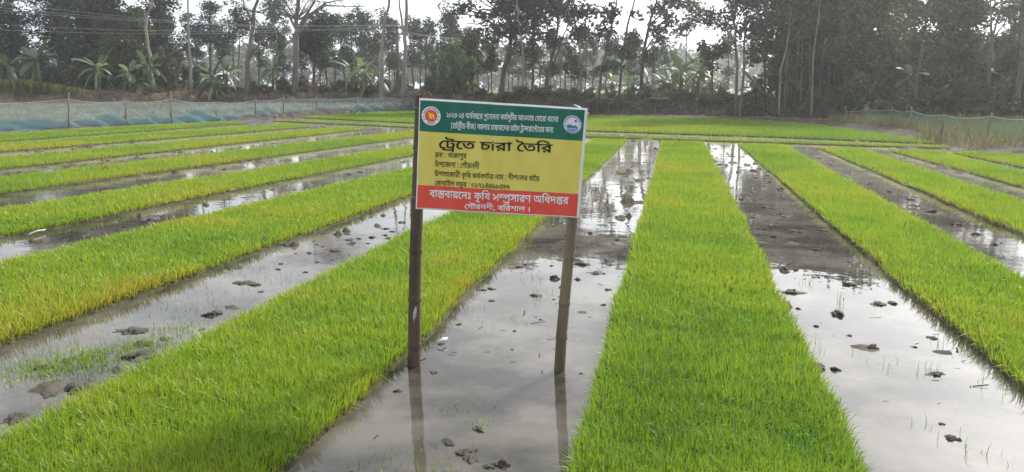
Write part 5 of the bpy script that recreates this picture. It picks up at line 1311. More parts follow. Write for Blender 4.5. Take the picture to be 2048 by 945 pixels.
# --- centre
FT('tall bent trunk leaning right towards the sky, left of the utility pole', 60, [(9, [(764, 182), (763, 110), (767, 60), (778, 10), (782, -50)])], [(785, -115, 60, 45)], 'mid', 'mid', 'pale')
FT('tall pale trunk that forks in two high up, beside the utility pole', 60, [(10, [(808, 189), (810, 110), (811, 60), (815, 0), (818, -60)]), (6, [(810, 75), (803, 45), (799, 0), (797, -60)])], [(822, -120, 66, 45)], 'mid', 'mid', 'pale')
FT('narrow dark tree at the right of the fresh green thicket', 62, [(4, [(957, 191), (955, 140), (950, 60)])], [(948, 80, 20, 32), (950, 122, 18, 25), (930, 97, 14, 15)], 'dense', 'dark', 'dark')
FT('small dark drop shaped crown on a thin stem left of the massive leaning trunk', 62, [(3, [(983, 191), (983, 145), (984, 100)])], [(982, 125, 14, 28), (986, 98, 9, 14)], 'dense', 'dark', 'dark')
FT('massive leaning trunk with feathery boughs reaching left over the signboard', 56, [(12, [(1002, 190), (1006, 150), (1016, 115), (1022, 80), (1018, 30), (1030, -30)]), (6, [(1019, 58), (990, 50), (960, 35), (925, 8)]), (4, [(975, 42), (955, 48), (925, 45)]), (5, [(1020, 40), (985, 10), (950, -20)])],
   [(930, 12, 36, 18), (962, 32, 28, 18), (985, 62, 22, 24), (1020, 50, 28, 34), (1033, 92, 20, 18), (1000, 10, 34, 28), (1040, -40, 60, 50), (940, -30, 50, 26)], 'dense', 'dark', 'dark')
FT('slender pale wavering stem crossing the dark crowns behind the signboard', 55, [(4, [(1046, 194), (1047, 120), (1043, 80), (1038, 55), (1034, 0), (1030, -60)])], [(1030, -90, 30, 25)], 'mid', 'mid', 'pale')
FT('dark tree with a low hanging column of leaves, right of the wavering stem', 56, [(6, [(1064, 196), (1066, 140), (1068, 60), (1072, -20)])], [(1064, 115, 19, 32), (1068, 60, 22, 40), (1075, 5, 28, 35), (1075, -70, 35, 45), (1050, 30, 20, 30)], 'dense', 'dark', 'dark')
FT('dark trunk leaning right with open branching, above the middle of the signboard', 55, [(9, [(1092, 198), (1097, 150), (1108, 100), (1115, 50), (1118, -20)]), (5, [(1097, 150), (1110, 120), (1127, 70), (1145, 30)]), (4, [(1108, 100), (1095, 60), (1088, 20)])],
   [(1098, 72, 24, 24), (1112, 20, 28, 30), (1098, 142, 12, 12), (1130, -50, 45, 45), (1090, -20, 30, 30), (1128, 82, 14, 12)], 'dense', 'dark', 'dark')
FT('small forked sapling between the leaning dark trunk and the straight post', 64, [(3, [(1111, 195), (1110, 165), (1104, 148)]), (2, [(1110, 168), (1116, 150)])], [(1108, 140, 13, 14)], 'dense', 'dark', 'grey')
FT('little round headed tree left of the twin stemmed tree', 60, [(3, [(1142, 197), (1143, 150), (1144, 120)])], [(1142, 135, 16, 15), (1150, 120, 14, 12)], 'dense', 'dark', 'dark')
FT('twin stemmed tree with a pale bare limb, above the right corner of the signboard', 53, [(6, [(1161, 200), (1163, 130), (1160, 100), (1152, 60), (1145, 20), (1141, -30)]), (4, [(1163, 130), (1174, 90), (1192, 58)]), (5, [(1154, 199), (1157, 150), (1160, 105)])],
   [(1160, 70, 24, 24), (1182, 75, 24, 12), (1150, 28, 24, 30), (1175, 22, 20, 22), (1162, 148, 20, 20), (1155, -50, 40, 40), (1140, 100, 14, 14)], 'dense', 'dark', 'pale')
FT('slanting trunk with scattered leaf tufts, first one right of the signboard', 50, [(6, [(1195, 204), (1202, 150), (1212, 100), (1222, 60), (1232, 10), (1240, -40)])], [(1205, 58, 18, 24), (1215, 22, 22, 24), (1201, 132, 13, 13), (1225, -45, 35, 38), (1222, 95, 14, 12)], 'dense', 'dark', 'dark')
FT('slim trunk with dark tufts, second one right of the signboard', 49, [(6, [(1237, 204), (1243, 130), (1246, 100), (1256, 50), (1270, 0), (1280, -50)]), (3, [(1246, 100), (1262, 78), (1270, 60)])], [(1248, 105, 21, 20), (1263, 76, 24, 18), (1266, 28, 15, 12), (1232, 132, 13, 15), (1275, -50, 40, 34)], 'dense', 'dark', 'dark')
FT('tree with drooping leaf sprays on its right side, behind the flatbed tricycle', 51, [(7, [(1282, 192), (1286, 110), (1297, 55), (1310, 15), (1325, -40)]), (4, [(1287, 108), (1300, 85), (1312, 70)]), (4, [(1299, 52), (1325, 25), (1345, 12)])],
   [(1320, 20, 34, 20), (1316, 72, 20, 38), (1335, 55, 18, 26), (1300, 112, 20, 16), (1345, 2, 30, 20), (1320, -70, 60, 45), (1292, 125, 14, 12)], 'dense', 'dark', 'dark')
FT('thin stem with an airy crown alone against the white sky above the banana grove', 58, [(3, [(1372, 172), (1373, 75), (1374, 0)])], [(1372, 52, 24, 20), (1385, 15, 30, 18), (1360, 66, 14, 11), (1400, 40, 18, 18), (1380, -25, 40, 22)], 'mid', 'dark', 'dark')
FT('small dark tree at the right end of the banana grove', 52, [(4, [(1424, 187), (1426, 120), (1432, 80)])], [(1425, 125, 17, 24), (1440, 95, 18, 17), (1412, 92, 13, 13)], 'dense', 'dark', 'dark')
FT('open branched tree with airy leaves, left of the dense right hand wood', 45, [(6, [(1473, 217), (1475, 130), (1470, 60), (1462, 10), (1455, -30)]), (4, [(1471, 90), (1452, 60), (1440, 20)]), (3, [(1470, 60), (1485, 25), (1495, -10)])], [(1450, 28, 30, 30), (1425, 42, 24, 22), (1470, 100, 20, 13), (1480, -40, 50, 45), (1440, 70, 18, 12)], 'mid', 'dark', 'grey')
# --- the dense wood at the right
FT('bushy dark tree at the left border of the dense right hand wood', 44.5, [(6, [(1483, 217), (1488, 140), (1490, 60), (1495, -20)])], [(1505, 60, 28, 45), (1510, 112, 26, 22), (1500, 0, 35, 40), (1510, -70, 50, 50)], 'dense', 'dark', 'grey')
FT('full dark tree between the bushy border tree and the pale kinked stem', 46.5, [(6, [(1532, 202), (1530, 120), (1530, 0)])], [(1530, 65, 30, 50), (1545, 10, 35, 40), (1540, -60, 45, 50), (1535, 125, 22, 16)], 'dense', 'mid', 'dark')
FT('pale kinked stem at the left of the thicket of many trunks', 43.5, [(4, [(1562, 208), (1561, 140), (1572, 100), (1580, 50), (1583, -20)])], [(1575, 38, 24, 28), (1585, -20, 40, 40)], 'mid', 'mid', 'pale')
for i, (x, dx, w) in enumerate([(1572, 4, 3), (1584, -3, 3), (1595, 4, 3), (1603, 2, 4), (1612, 6, 3), (1621, -2, 4), (1641, 3, 4), (1648, -4, 3), (1657, 5, 4), (1668, 4, 3)]):
    FT('slim upright trunk in the close thicket of trunks, under one shared canopy', 44.2 + (i * 37 % 11) * .3, [(w, [(x, 206), (x + dx * .4, 140), (x + dx, 70), (x + dx * 1.5, 0)])],
       [(x + dx, 55, 22, 36), (x + dx * 2, 5, 26, 36), (x + dx, -50, 30, 36)], 'dense', ('mid', 'olive')[i % 2], ('grey', 'dark', 'pale')[i % 3], group='slim trunks of the close thicket')
FT('long pale straight stem in front of the thicket of trunks', 43, [(4, [(1626, 208), (1627, 110), (1635, 50), (1641, 0)])], [(1640, -40, 40, 40), (1650, 20, 24, 24)], 'mid', 'mid', 'pale')
FT('dark tree with a root twisting down the bank, right of the thicket', 43, [(5, [(1690, 214), (1688, 150), (1700, 60), (1702, -20)]), (2, [(1690, 205), (1700, 222), (1714, 238)])], [(1690, 92, 38, 38), (1700, 25, 44, 48), (1705, -60, 50, 50), (1680, 135, 26, 20)], 'dense', 'mid', 'dark')
FT('olive tree with several curving limbs above the drooping banana leaves', 43, [(6, [(1755, 200), (1750, 130), (1752, 95), (1765, 50), (1770, -10)]), (4, [(1752, 120), (1775, 95), (1790, 70)]), (4, [(1751, 110), (1735, 80), (1725, 60)])], [(1740, 112, 38, 36), (1770, 62, 38, 38), (1760, 0, 50, 45), (1720, 58, 34, 38), (1760, -70, 60, 45), (1795, 90, 24, 24)], 'mid', 'olive', 'dark')
FT('dark trunk leaning right with an open crown, left of the bluish dense tree', 40, [(8, [(1825, 218), (1832, 170), (1842, 110), (1850, 60), (1858, -10)]), (4, [(1840, 120), (1862, 95), (1878, 80)]), (4, [(1846, 85), (1828, 60), (1815, 35)])], [(1828, 32, 32, 34), (1866, 32, 24, 26), (1850, -50, 60, 48), (1818, 112, 32, 28), (1872, 110, 26, 22)], 'sparse', 'mid', 'dark')
FT('dense bluish dark tree left of the many limbed tree at the right', 41.5, [(6, [(1925, 208), (1922, 120), (1925, 0)])], [(1920, 82, 34, 42), (1930, 30, 34, 40), (1902, 30, 28, 34), (1930, -50, 50, 50), (1930, 130, 26, 20)], 'dense', 'mid', 'dark')
FT('many limbed tree with bare upper boughs against the bright sky, second from the right', 40, [(8, [(1978, 208), (1980, 130), (1985, 75), (1982, 40), (1980, -10)]), (5, [(1985, 75), (2000, 30), (2008, -30)]), (4, [(1985, 80), (2013, 42), (2030, -5)]), (3, [(1995, 45), (1998, 10), (1994, -30)]), (3, [(2010, 44), (2020, 20), (2016, -20)])],
   [(1985, -60, 60, 34), (2040, 55, 20, 36), (1962, 60, 18, 30), (1965, 110, 20, 20)], 'sparse', 'mid', 'grey')
FT('thick trunk at the extreme right edge, leaning slightly outwards', 39, [(15, [(2035, 228), (2040, 140), (2045, 50), (2048, -50)])], [(2050, 95, 28, 28), (2062, 20, 40, 50), (2050, -70, 60, 45), (2090, 70, 40, 50)], 'mid', 'mid', 'grey')
for x, d, (rx, ry), st in [(1590, 50, (50, 60), 'dense'), (1650, 51, (50, 60), 'dense'), (1720, 50, (50, 60), 'dense'), (1800, 48, (45, 55), 'dense'), (1880, 49, (45, 60), 'dense'), (1950, 47, (34, 44), 'mid'), (2020, 46, (34, 44), 'mid')]:
    FT('hazy full tree filling the depth of the wood behind the right hand trunks', d, [(5, [(x, 195), (x + 3, 100), (x, 10)])], [(x, 90, rx, ry * .7), (x + 12, 20, rx, ry * .8), (x - 8, -40, rx, ry * .7), (x - 15, 140, rx * .7, 30)], st, ('mid', 'olive', 'olive')[x % 3], 'dark', group='trees filling the depth of the right hand wood')

# --- slender plantation trees far behind, seen between the front trunks: a few grown shapes, copied
PROTO = []
for s in range(7):
    root = thing('plantation_tree', 'slender hazy tree of the thin plantation seen between the front trunks', 'tree', (0, 0, -50), 0, 'slender trees of the hazy plantation')
    H = 7.4
    G = Geo()
    bend_ = [Vector((0, 0, -.2))]
    for i in range(1, 8): bend_.append(Vector((bend_[-1].x + random.uniform(-.09, .09), bend_[-1].y + random.uniform(-.09, .09), H * i / 7)))
    G.tube(bend_, [.11 - .011 * i for i in range(8)], 6)
    cl = []
    for i in range(random.randint(12, 18)):
        z = random.uniform(.36, 1.02) * H
        a = random.uniform(0, 6.28); rd = random.uniform(.1, .95) * (1.1 - .35 * abs(z / H - .65) * 2)
        c = Vector((math.cos(a) * rd, math.sin(a) * rd, z)); s_ = random.uniform(.34, .75)
        cl.append((c.x, c.y, c.z, s_, s_, s_ * .95))
        G.tube([bend_[min(7, int(z / H * 7))] - Vector((0, 0, .35)), c], [.03, .01], 5, caps=False)
    link('trunk', G.mesh('trunk', [M_BARK]), root)
    crown_obj(root, cl, 2000, .24, M_LEAF['mid' if s % 2 else 'dark'], droop=.2)
    PROTO.append(root)


def plant_copy(protos, used, x, dist, h, base_h, **kw):
    bx, by = plan(x, dist)
    p = protos[used[0] % len(protos)]
    s = h / base_h
    rot = random.uniform(0, 6.28)
    loc_ = (bx, by, float(ground_z(bx, by)) - .05)
    if used[0] < len(protos):
        p.location, p.rotation_euler, p.scale = loc_, (0, 0, rot), (s, s, s)
        for k, v in kw.items():
            if v: p[k] = v
        r = p
    else:
        r = copy_thing(p, loc_, rot, (s * random.uniform(.9, 1.1), s * random.uniform(.9, 1.1), s), kw.get('label'), kw.get('group'))
    used[0] += 1
    return r


u_ = [0]
for x, d, h in [(652, 84, 7.5), (672, 88, 7.8), (688, 83, 7.9), (705, 86, 7.9), (722, 82, 8.2), (741, 86, 7.4), (757, 90, 7.5), (780, 84, 7.8), (790, 88, 7.2), (826, 82, 7.6), (840, 87, 7.4), (853, 83, 7.3), (866, 90, 6.6),
                (886, 80, 6.9), (899, 78, 8.0), (912, 79, 7.4), (928, 85, 6.4), (940, 92, 7.2), (976, 88, 6.0), (1018, 84, 5.2), (1025, 92, 5.6), (1038, 86, 6.0), (1052, 95, 5.4), (1080, 90, 5.4), (1101, 96, 5.6), (1121, 92, 5.8), (1150, 96, 6.0),
                (1170, 86, 6.4), (1186, 80, 5.6), (1212, 78, 6.2), (1228, 74, 5.6), (1256, 72, 5.4), (1268, 76, 5.4), (1305, 70, 4.6), (1330, 74, 4.8), (1455, 66, 5.2), (570, 86, 6.6), (606, 88, 7.0), (640, 90, 7.4), (520, 88, 7.2), (450, 86, 7.0), (400, 90, 6.6),
                (345, 88, 8.0), (270, 92, 8.4), (140, 92, 8.2), (45, 94, 8.0), (1400, 72, 4.6), (1350, 80, 4.6)]:
    plant_copy(PROTO, u_, x, d, h, 7.4)

# a far wood that reads as one pale mass
cl = []
for i in range(950):
    x = rng.uniform(-500, 2500); d = rng.uniform(205, 270)
    bx, by = plan(x, d)
    t = rng.random()
    top = 14 * (.65 + .5 * fbm(np.array([x / 90.]), np.array([3.3]), 3, 81)[0])
    s = rng.uniform(1.4, 3.0)
    cl.append((bx, by, 1.0 + t * (top - 1.5), s * 1.4, s * 1.4, s))
V, Q, t = leaf_cloud(cl, 75000, 1.2, aspect=.7)
tag(link('distant_wood', mesh_np('distant_wood', V, Q, None, [M_LEAF['mid']], {'tint': t})), kind='stuff')


# ------------------------------------------------------------------ banana plants
def banana_leaf(G, tints, base, az, length, width, rise, droop, torn=.0):
    n = 9
    d = Vector((math.cos(az), math.sin(az), 0)); side = Vector((-d.y, d.x, 0))
    roll = random.uniform(-.5, .5)
    side = (side * math.cos(roll) + Vector((0, 0, 1)) * math.sin(roll))
    pts = []
    for i in range(n + 1):
        t = i / n
        pts.append(base + d * (length * (t * (1 - .25 * rise) - .15 * droop * t * t)) + Vector((0, 0, length * (rise * t - droop * t * t))))
    V, Q = [], []
    for i, p in enumerate(pts):
        t = i / n
        w = width * .5 * (0.10 if t < .14 else math.sin(min(1, (t - .08) / .92) * math.pi * .93) ** .6)
        w *= 1 - torn * random.random() * .5
        V += [p - side * w - Vector((0, 0, w * .35)), p, p + side * w - Vector((0, 0, w * .35))]
    for i in range(n):
        a = i * 3
        Q += [(a, a + 3, a + 4, a + 1), (a + 1, a + 4, a + 5, a + 2)]
    G.add([tuple(v) for v in V], Q)
    tints += [float(np.clip(random.gauss(.55, .18), 0, 1))] * len(V)


def banana(seed, hs, ll, nl, label, stems=1, rise_bias=0.0, torn=.3, name='banana_plant'):
    random.seed(seed)
    root = thing(name, label, 'banana plant', (0, 0, -60))
    GS = Geo(); GL = Geo(); tints = []
    for s in range(stems):
        o = Vector((random.uniform(-.7, .7), random.uniform(-.7, .7), 0)) if s else Vector((0, 0, 0))
        h = hs * (1 if s == 0 else random.uniform(.5, .9))
        top = o + Vector((random.uniform(-.15, .15), random.uniform(-.15, .15), h))
        GS.tube([o - Vector((0, 0, .15)), o.lerp(top, .5) + Vector((random.uniform(-.05, .05), 0, 0)), top], [.16, .125, .07], 9)
        for i in range(nl if s == 0 else max(4, nl - 3)):
            az = i * 2.4 + random.uniform(-.9, .9)
            young = i / max(1, nl - 1)
            banana_leaf(GL, tints, top - Vector((0, 0, .25 * (1 - young))), az, ll * random.uniform(.6, 1.15), ll * .25, .30 + .72 * young + rise_bias, random.uniform(.65, 1.15) * (1 - .72 * young), torn)
        # dead leaves hanging down the stem
        for i in range(4):
            az = random.uniform(0, 6.28)
            banana_leaf(GL, tints, top - Vector((0, 0, .35)), az, ll * .55, ll * .10, -.15, 1.0, .5)
    link('stem', GS.mesh('stem', [noise_mat('banana_stem', (.07, .065, .035), (.20, .18, .10), 4, .8, stretch=(1, 1, .3))], smooth_shade=True), root)
    link('leaves', mesh_np('leaves', np.concatenate(GL.V), np.concatenate(GL.Q), None, [M_LEAF['banana']], {'tint': tints}, smooth_shade=True), root)
    return root


BP = [banana(101, 2.1, 2.3, 11, ''), banana(102, 2.3, 2.2, 13, '', torn=.5), banana(103, 1.8, 2.0, 10, '', stems=2), banana(104, 1.6, 1.9, 11, '', stems=3, rise_bias=-.05)]
random.seed(77)
used_b = [False] * 4
for x, d, s, k, lab, grp in [
    (22, 66, 1.05, 0, 'banana plant with a tall upright leaf at the far left edge', None), (82, 64.5, 1.15, 1, 'big banana plant with a brown shaggy stem in front of the flowering mustard', None),
    (196, 64, 1.0, 0, 'lone banana plant with pale straight stem and outspread leaves', None), (262, 64.5, .98, 2, 'banana clump left of the curved bare trunk, with one upright leaf', None), (302, 65, .95, 1, 'banana plant with a pale sunlit upright leaf at the foot of the curved trunk', None),
    (430, 62.5, .92, 2, 'banana clump leaning over the bank right of the slim pale trunk', None), (455, 63, .8, 0, 'low banana plant beside the clump that leans over the bank', None), (545, 64, .85, 1, 'banana plant with hanging leaves left of the giant rain tree', None),
    (703, 63, .95, 0, 'banana plant with wide side leaf, left one of the pair before the bent trunk', None), (735, 62.5, 1.0, 2, 'banana clump with pointed upright leaf, right one of the pair before the bent trunk', None),
    (1342, 55, .78, 3, None, 'g'), (1362, 54, .9, 0, None, 'g'), (1383, 56, .82, 3, None, 'g'), (1398, 53.5, .85, 1, None, 'g'), (1418, 56, .75, 2, None, 'g'), (1325, 57, .72, 2, None, 'g'), (1300, 57, .7, 3, None, 'g'), (1262, 57, .68, 3, None, 'g'), (1222, 58, .66, 2, None, 'g'), (1352, 59, .75, 1, None, 'g'), (1440, 55, .7, 3, None, 'g'),
    (1508, 48, .66, 3, 'banana clump under the bushy dark border tree', None), (1545, 48, .66, 2, 'banana clump left of the close thicket of trunks', None), (1738, 42, .62, 3, 'banana clump with pale drooping leaves above the green net', None), (1815, 42, .7, 0, 'banana plant with a bright upright leaf beside the dark leaning trunk', None), (1975, 42, .72, 1, 'banana plant with a bright leaf at the foot of the many limbed tree', None)]:
    if grp: lab, grp = 'banana plant in the close grove on the track behind the flatbed tricycle', 'banana plants of the grove on the track'
    bx, by = plan(x, d); l_ = (bx, by, float(ground_z(bx, by)) - .05)
    sc_ = (s, s, s); rz_ = random.uniform(0, 6.28)
    if not used_b[k]:
        r = BP[k]; r.location, r.rotation_euler, r.scale = l_, (0, 0, rz_), sc_; r['label'] = lab
        if grp: r['group'] = grp
        used_b[k] = True
    else:
        r = copy_thing(BP[k], l_, rz_, sc_, lab, grp)
        if not grp and 'group' in r: del r['group']

# ------------------------------------------------------------------ shrubs
def shrub(seed, leaf, label, n=1500):
    random.seed(seed)
    root = thing('shrub', label, 'shrub', (0, 0, -70))
    G = Geo(); cl = []
    for i in range(14):
        a = random.uniform(0, 6.28); r = random.uniform(0, .85); z = random.uniform(.2, 1.0) * (1.15 - r * .6)
        c = Vector((math.cos(a) * r, math.sin(a) * r, z)); s = random.uniform(.16, .34)
        cl.append((c.x, c.y, c.z, s, s, s * .9))
        G.tube([Vector((random.uniform(-.1, .1), random.uniform(-.1, .1), -.1)), c * .6 + Vector((0, 0, -.05)), c], [.03, .018, .006], 5, caps=False)
    link('stems', G.mesh('stems', [M_BARK]), root)
    o = crown_obj(root, cl, n, .17, M_LEAF[leaf], droop=.1); o.name = 'foliage'
    return root


SH = {k: [shrub(200 + i * 10 + j, k, '') for j in range(2)] for i, k in enumerate(('bush', 'mid', 'fresh', 'olive'))}
random.seed(9)
used_s = {k: [0] for k in SH}
def put_shrub(k, x, d, s, hz, lab, grp):
    bx, by = plan(x, d)
    p = SH[k][used_s[k][0] % 2]
    l_, rz_ = (bx, by, float(ground_z(bx, by)) - .05), random.uniform(0, 6.28)
    if used_s[k][0] < 2:
        p.location, p.rotation_euler, p.scale, p['label'], p['group'] = l_, (0, 0, rz_), (s, s, hz), lab, grp
    else: copy_thing(p, l_, rz_, (s, s, hz), lab, grp)
    used_s[k][0] += 1


def foot_at(x): return float(np.interp(x, FOOT[:, 0], FOOT[:, 1]))


for x in np.arange(300, 905, 26):
    if 370 < x < 385: continue
    put_shrub('olive' if random.random() < .5 else 'bush', x + random.uniform(-9, 9), foot_at(x) + random.uniform(2.2, 4.5), random.uniform(.6, 1.1), random.uniform(.5, 1.3), 'low scrubby bush along the edge of the left bank, behind the blue net', 'scrubby bushes on the left bank')
for x, d, s, h in [(884, 59, 1.0, 2.6), (905, 58.5, 1.2, 3.0), (924, 59, 1.1, 2.7), (944, 59.5, 1.0, 2.2), (868, 60, .9, 2.0), (915, 61, 1.2, 2.9)]:
    put_shrub('fresh', x, d, s, h, 'tall fresh green bush of the thicket rising behind the left post of the signboard', 'bushes of the fresh green thicket')
for x in np.arange(955, 1690, 19):
    put_shrub('bush', x + random.uniform(-8, 8), foot_at(x) + (random.uniform(3.2, 4.2) if 1255 < x < 1345 else random.uniform(.8, 3.4)), random.uniform(.6, 1.15), random.uniform(.35, .75), 'grey green weedy bush overgrowing the bank behind the far seedling block', 'weedy bushes on the bank behind the far seedlings')
for x in np.arange(1690, 2140, 17):
    put_shrub(random.choice(['bush', 'mid', 'olive']), x + random.uniform(-8, 8), foot_at(x) + random.uniform(.3, 2.2), random.uniform(.8, 1.4), random.uniform(1.0, 1.8), 'dark rounded bush in the hedge behind the green net', 'bushes of the hedge behind the green net')
for x in np.arange(1560, 2130, 25):
    put_shrub(random.choice(['mid', 'olive', 'mid']), x + random.uniform(-9, 9), foot_at(x) + random.uniform(3.5, 7), random.uniform(1.2, 1.9), random.uniform(2.2, 3.8), 'high leafy shrub growing among the trunks of the right hand wood', 'shrubs among the trunks of the right hand wood')
for x in np.arange(-150, 370, 30):
    put_shrub(random.choice(['mid', 'bush']), x + random.uniform(-9, 9), 72 + random.uniform(-1, 5), random.uniform(1.4, 2.2), random.uniform(2.0, 3.6), 'dark leafy shrub between the trunks of the left hand wood', 'shrubs among the trunks of the left hand wood')

# ------------------------------------------------------------------ utility poles and wires
def utility_pole(label, x, dist, top_y, w, arms):
    bx, by = plan(x, dist); bz = float(ground_z(bx, by))
    top = at_depth(x, top_y, dist).z
    root = thing('utility_pole', label, 'utility pole', (bx, by, bz))
    H = top - bz
    k = dist / F_PX
    G = Geo(); G.tube([(0, 0, -.3), (0.02, 0, H * .5), (.05, 0, H)], [w * k * .55, w * k * .48, w * k * .36], 10)
    link('shaft', G.mesh('shaft', [M_GREY_BARK], smooth_shade=True), root)
    ends = []
    for y, a, b in arms:
        z = at_depth(x, y, dist).z - bz
        G = Geo()
        M = Matrix.Rotation(YAW, 4, 'Z')
        G.box(((a + b) / 2 * k, -.08, z), ((b - a) * k, .09, .11), M)
        arm = link('crossarm', G.mesh('crossarm', [M_BARK]), root)
        for f in (.06, .36, .66, .94):
            p = M @ Vector(((a + (b - a) * f) * k, -.08, z + .055))
            G = Geo(); G.tube([p, p + Vector((0, 0, .05)), p + Vector((0, 0, .08)), p + Vector((0, 0, .14))], [.02, .05, .035, .045], 8)
            link('insulator', G.mesh('insulator', [plain('porcelain', (.55, .55, .52), .3)]), arm)
            ends.append(Vector((bx, by, bz)) + p + Vector((0, 0, .14)))
    return root, ends


_, E1 = utility_pole('dark utility pole with two crossarms in front of the tall forked trunk', 796, 61, 42, 7, [(56, -17, 22), (69, -4, 20)])
_, E2 = utility_pole('thin straight bare pole right of the small forked sapling', 1130, 66, 72, 4, [(78, -12, 12)])
M_WIRE = plain('grey_wire', (0.34, 0.35, 0.36), 0.5, 0.5)


def wire(a, b, sag, label):
    n = 24; G = Geo()
    G.tube([a.lerp(b, i / n) - Vector((0, 0, sag * 4 * (i / n) * (1 - i / n))) - a for i in range(n + 1)], .010, 5)
    tag(link('power_line', G.mesh('power_line', [M_WIRE]), loc=a), label, 'power line', 'power lines along the bank')


for i, (y0, d0) in enumerate([(-16, 50), (-8, 51), (30, 50), (44, 51), (-34, 52)]):
    wire(at_depth(-260, y0, d0), E1[min(i, 7)], .7, 'thin power line crossing the dark wood from the left edge to the utility pole')
for i in range(4):
    wire(E1[4 + i], E2[i], .5, 'thin power line between the utility pole and the thin straight pole')

# ------------------------------------------------------------------ rider on a flatbed tricycle, on the track
TD = 49.0
tb = at_depth(1297, 190, TD)
tz = float(ground_z(tb.x, tb.y))
M_BLACKP = plain('black_paint', (.02, .02, .022), .5)
M_RUBBER = plain('tyre_rubber', (.025, .025, .025), .85)
M_STEEL = plain('dull_steel', (.25, .25, .26), .45, .5, .6)
M_WOODB = noise_mat('deck_boards', (.14, .10, .07), (.30, .23, .16), 6, .8, stretch=(.3, 1, 1))
rot = YAW + math.pi                                   # front points to the left of the picture
van = thing('flatbed_tricycle', 'flatbed cargo tricycle with a headlamp, on the track above the bank', 'tricycle', (tb.x, tb.y, tz), rot)


def wheel(x, y, r):
    G = Geo(); n = 22
    G.tube([(x + r * .9 * math.cos(2 * math.pi * i / n), y, r + r * .9 * math.sin(2 * math.pi * i / n)) for i in range(n + 1)], r * .1, 8, caps=False)
    w = link('wheel', G.mesh('wheel', [M_RUBBER]), van)
    G = Geo()
    G.tube([(x + r * .78 * math.cos(2 * math.pi * i / n), y, r + r * .78 * math.sin(2 * math.pi * i / n)) for i in range(n + 1)], .014, 5, caps=False)
    for i in range(10):
        a = math.pi * 2 * i / 10
        G.tube([(x, y, r), (x + r * .78 * math.cos(a), y, r + r * .78 * math.sin(a))], .005, 4)
    G.tube([(x, y - .05, r), (x, y + .05, r)], .03, 8)
    link('rim', G.mesh('rim', [M_STEEL]), w)


wheel(.86, 0, .30); wheel(-.62, .42, .30); wheel(-.62, -.42, .30)
G = Geo()
for pts, r in ((((.86, .05, .30), (.70, .05, .78), (.66, 0, .98)), .022), (((.86, -.05, .30), (.70, -.05, .78), (.66, 0, .98)), .022), (((.68, 0, .85), (.1, 0, .42), (-.9, 0, .42)), .03), (((.66, 0, .92), (.05, 0, .62), (-.2, 0, .44)), .024),
               (((-.62, -.5, .30), (-.62, .5, .30)), .025), (((.1, 0, .42), (.02, 0, .74)), .022)):
    G.tube([Vector(p) for p in pts], r, 7)
for y in (-.36, .36): G.tube([(-.05, y, .54), (-1.15, y, .54)], .025, 6)
for x in (-.25, -.62, -1.0): G.tube([(x, -.4, .52), (x, .4, .52)], .02, 6); G.tube([(x, 0, .42), (x, 0, .54)], .02, 6)
link('frame', G.mesh('frame', [M_BLACKP]), van)
G = Geo()
for i in range(6): G.box((-.62, -.44 + .176 * i, .60), (1.25, .165, .045))
link('flatbed', G.mesh('flatbed', [M_WOODB]), van)
G = Geo(); G.tube([(.50, -.32, 1.03), (.62, -.2, 1.06), (.66, 0, 1.0), (.62, .2, 1.06), (.50, .32, 1.03)], .016, 7)
link('handlebar', G.mesh('handlebar', [M_BLACKP]), van)
G = Geo(); G.tube([(.70, 0, .93), (.76, 0, .94), (.82, 0, .94)], [.03, .075, .08], 12)
link('headlamp', G.mesh('headlamp', [plain('lamp_glass', (.75, .77, .78), .15, .6)]), van)
G = Geo(); G.tube([(.16, 0, .76), (.06, 0, .79), (-.12, 0, .78)], [.045, .09, .11], 10)
link('saddle', G.mesh('saddle', [M_RUBBER]), van)


def skin_mesh(name, verts, edges, rad, mat, parent, sub=2, root=0):
    me = bpy.data.meshes.new(name + '_bones'); me.from_pydata(verts, edges, [])
    ob = bpy.data.objects.new(name + '_bones', me); COL.objects.link(ob)
    md = ob.modifiers.new('skin', 'SKIN')
    sv = me.skin_vertices[0].data
    for i, r in enumerate(rad): sv[i].radius = (r, r) if not isinstance(r, tuple) else r; sv[i].use_root = (i == root)
    sb = ob.modifiers.new('sub', 'SUBSURF'); sb.levels = sub; sb.render_levels = sub
    dg = bpy.context.evaluated_depsgraph_get()
    m2 = bpy.data.meshes.new_from_object(ob.evaluated_get(dg))
    bpy.data.objects.remove(ob); bpy.data.meshes.remove(me)
    m2.name = name; m2.materials.clear(); m2.materials.append(mat)
    for p in m2.polygons: p.use_smooth = True
    return link(name, m2, parent)


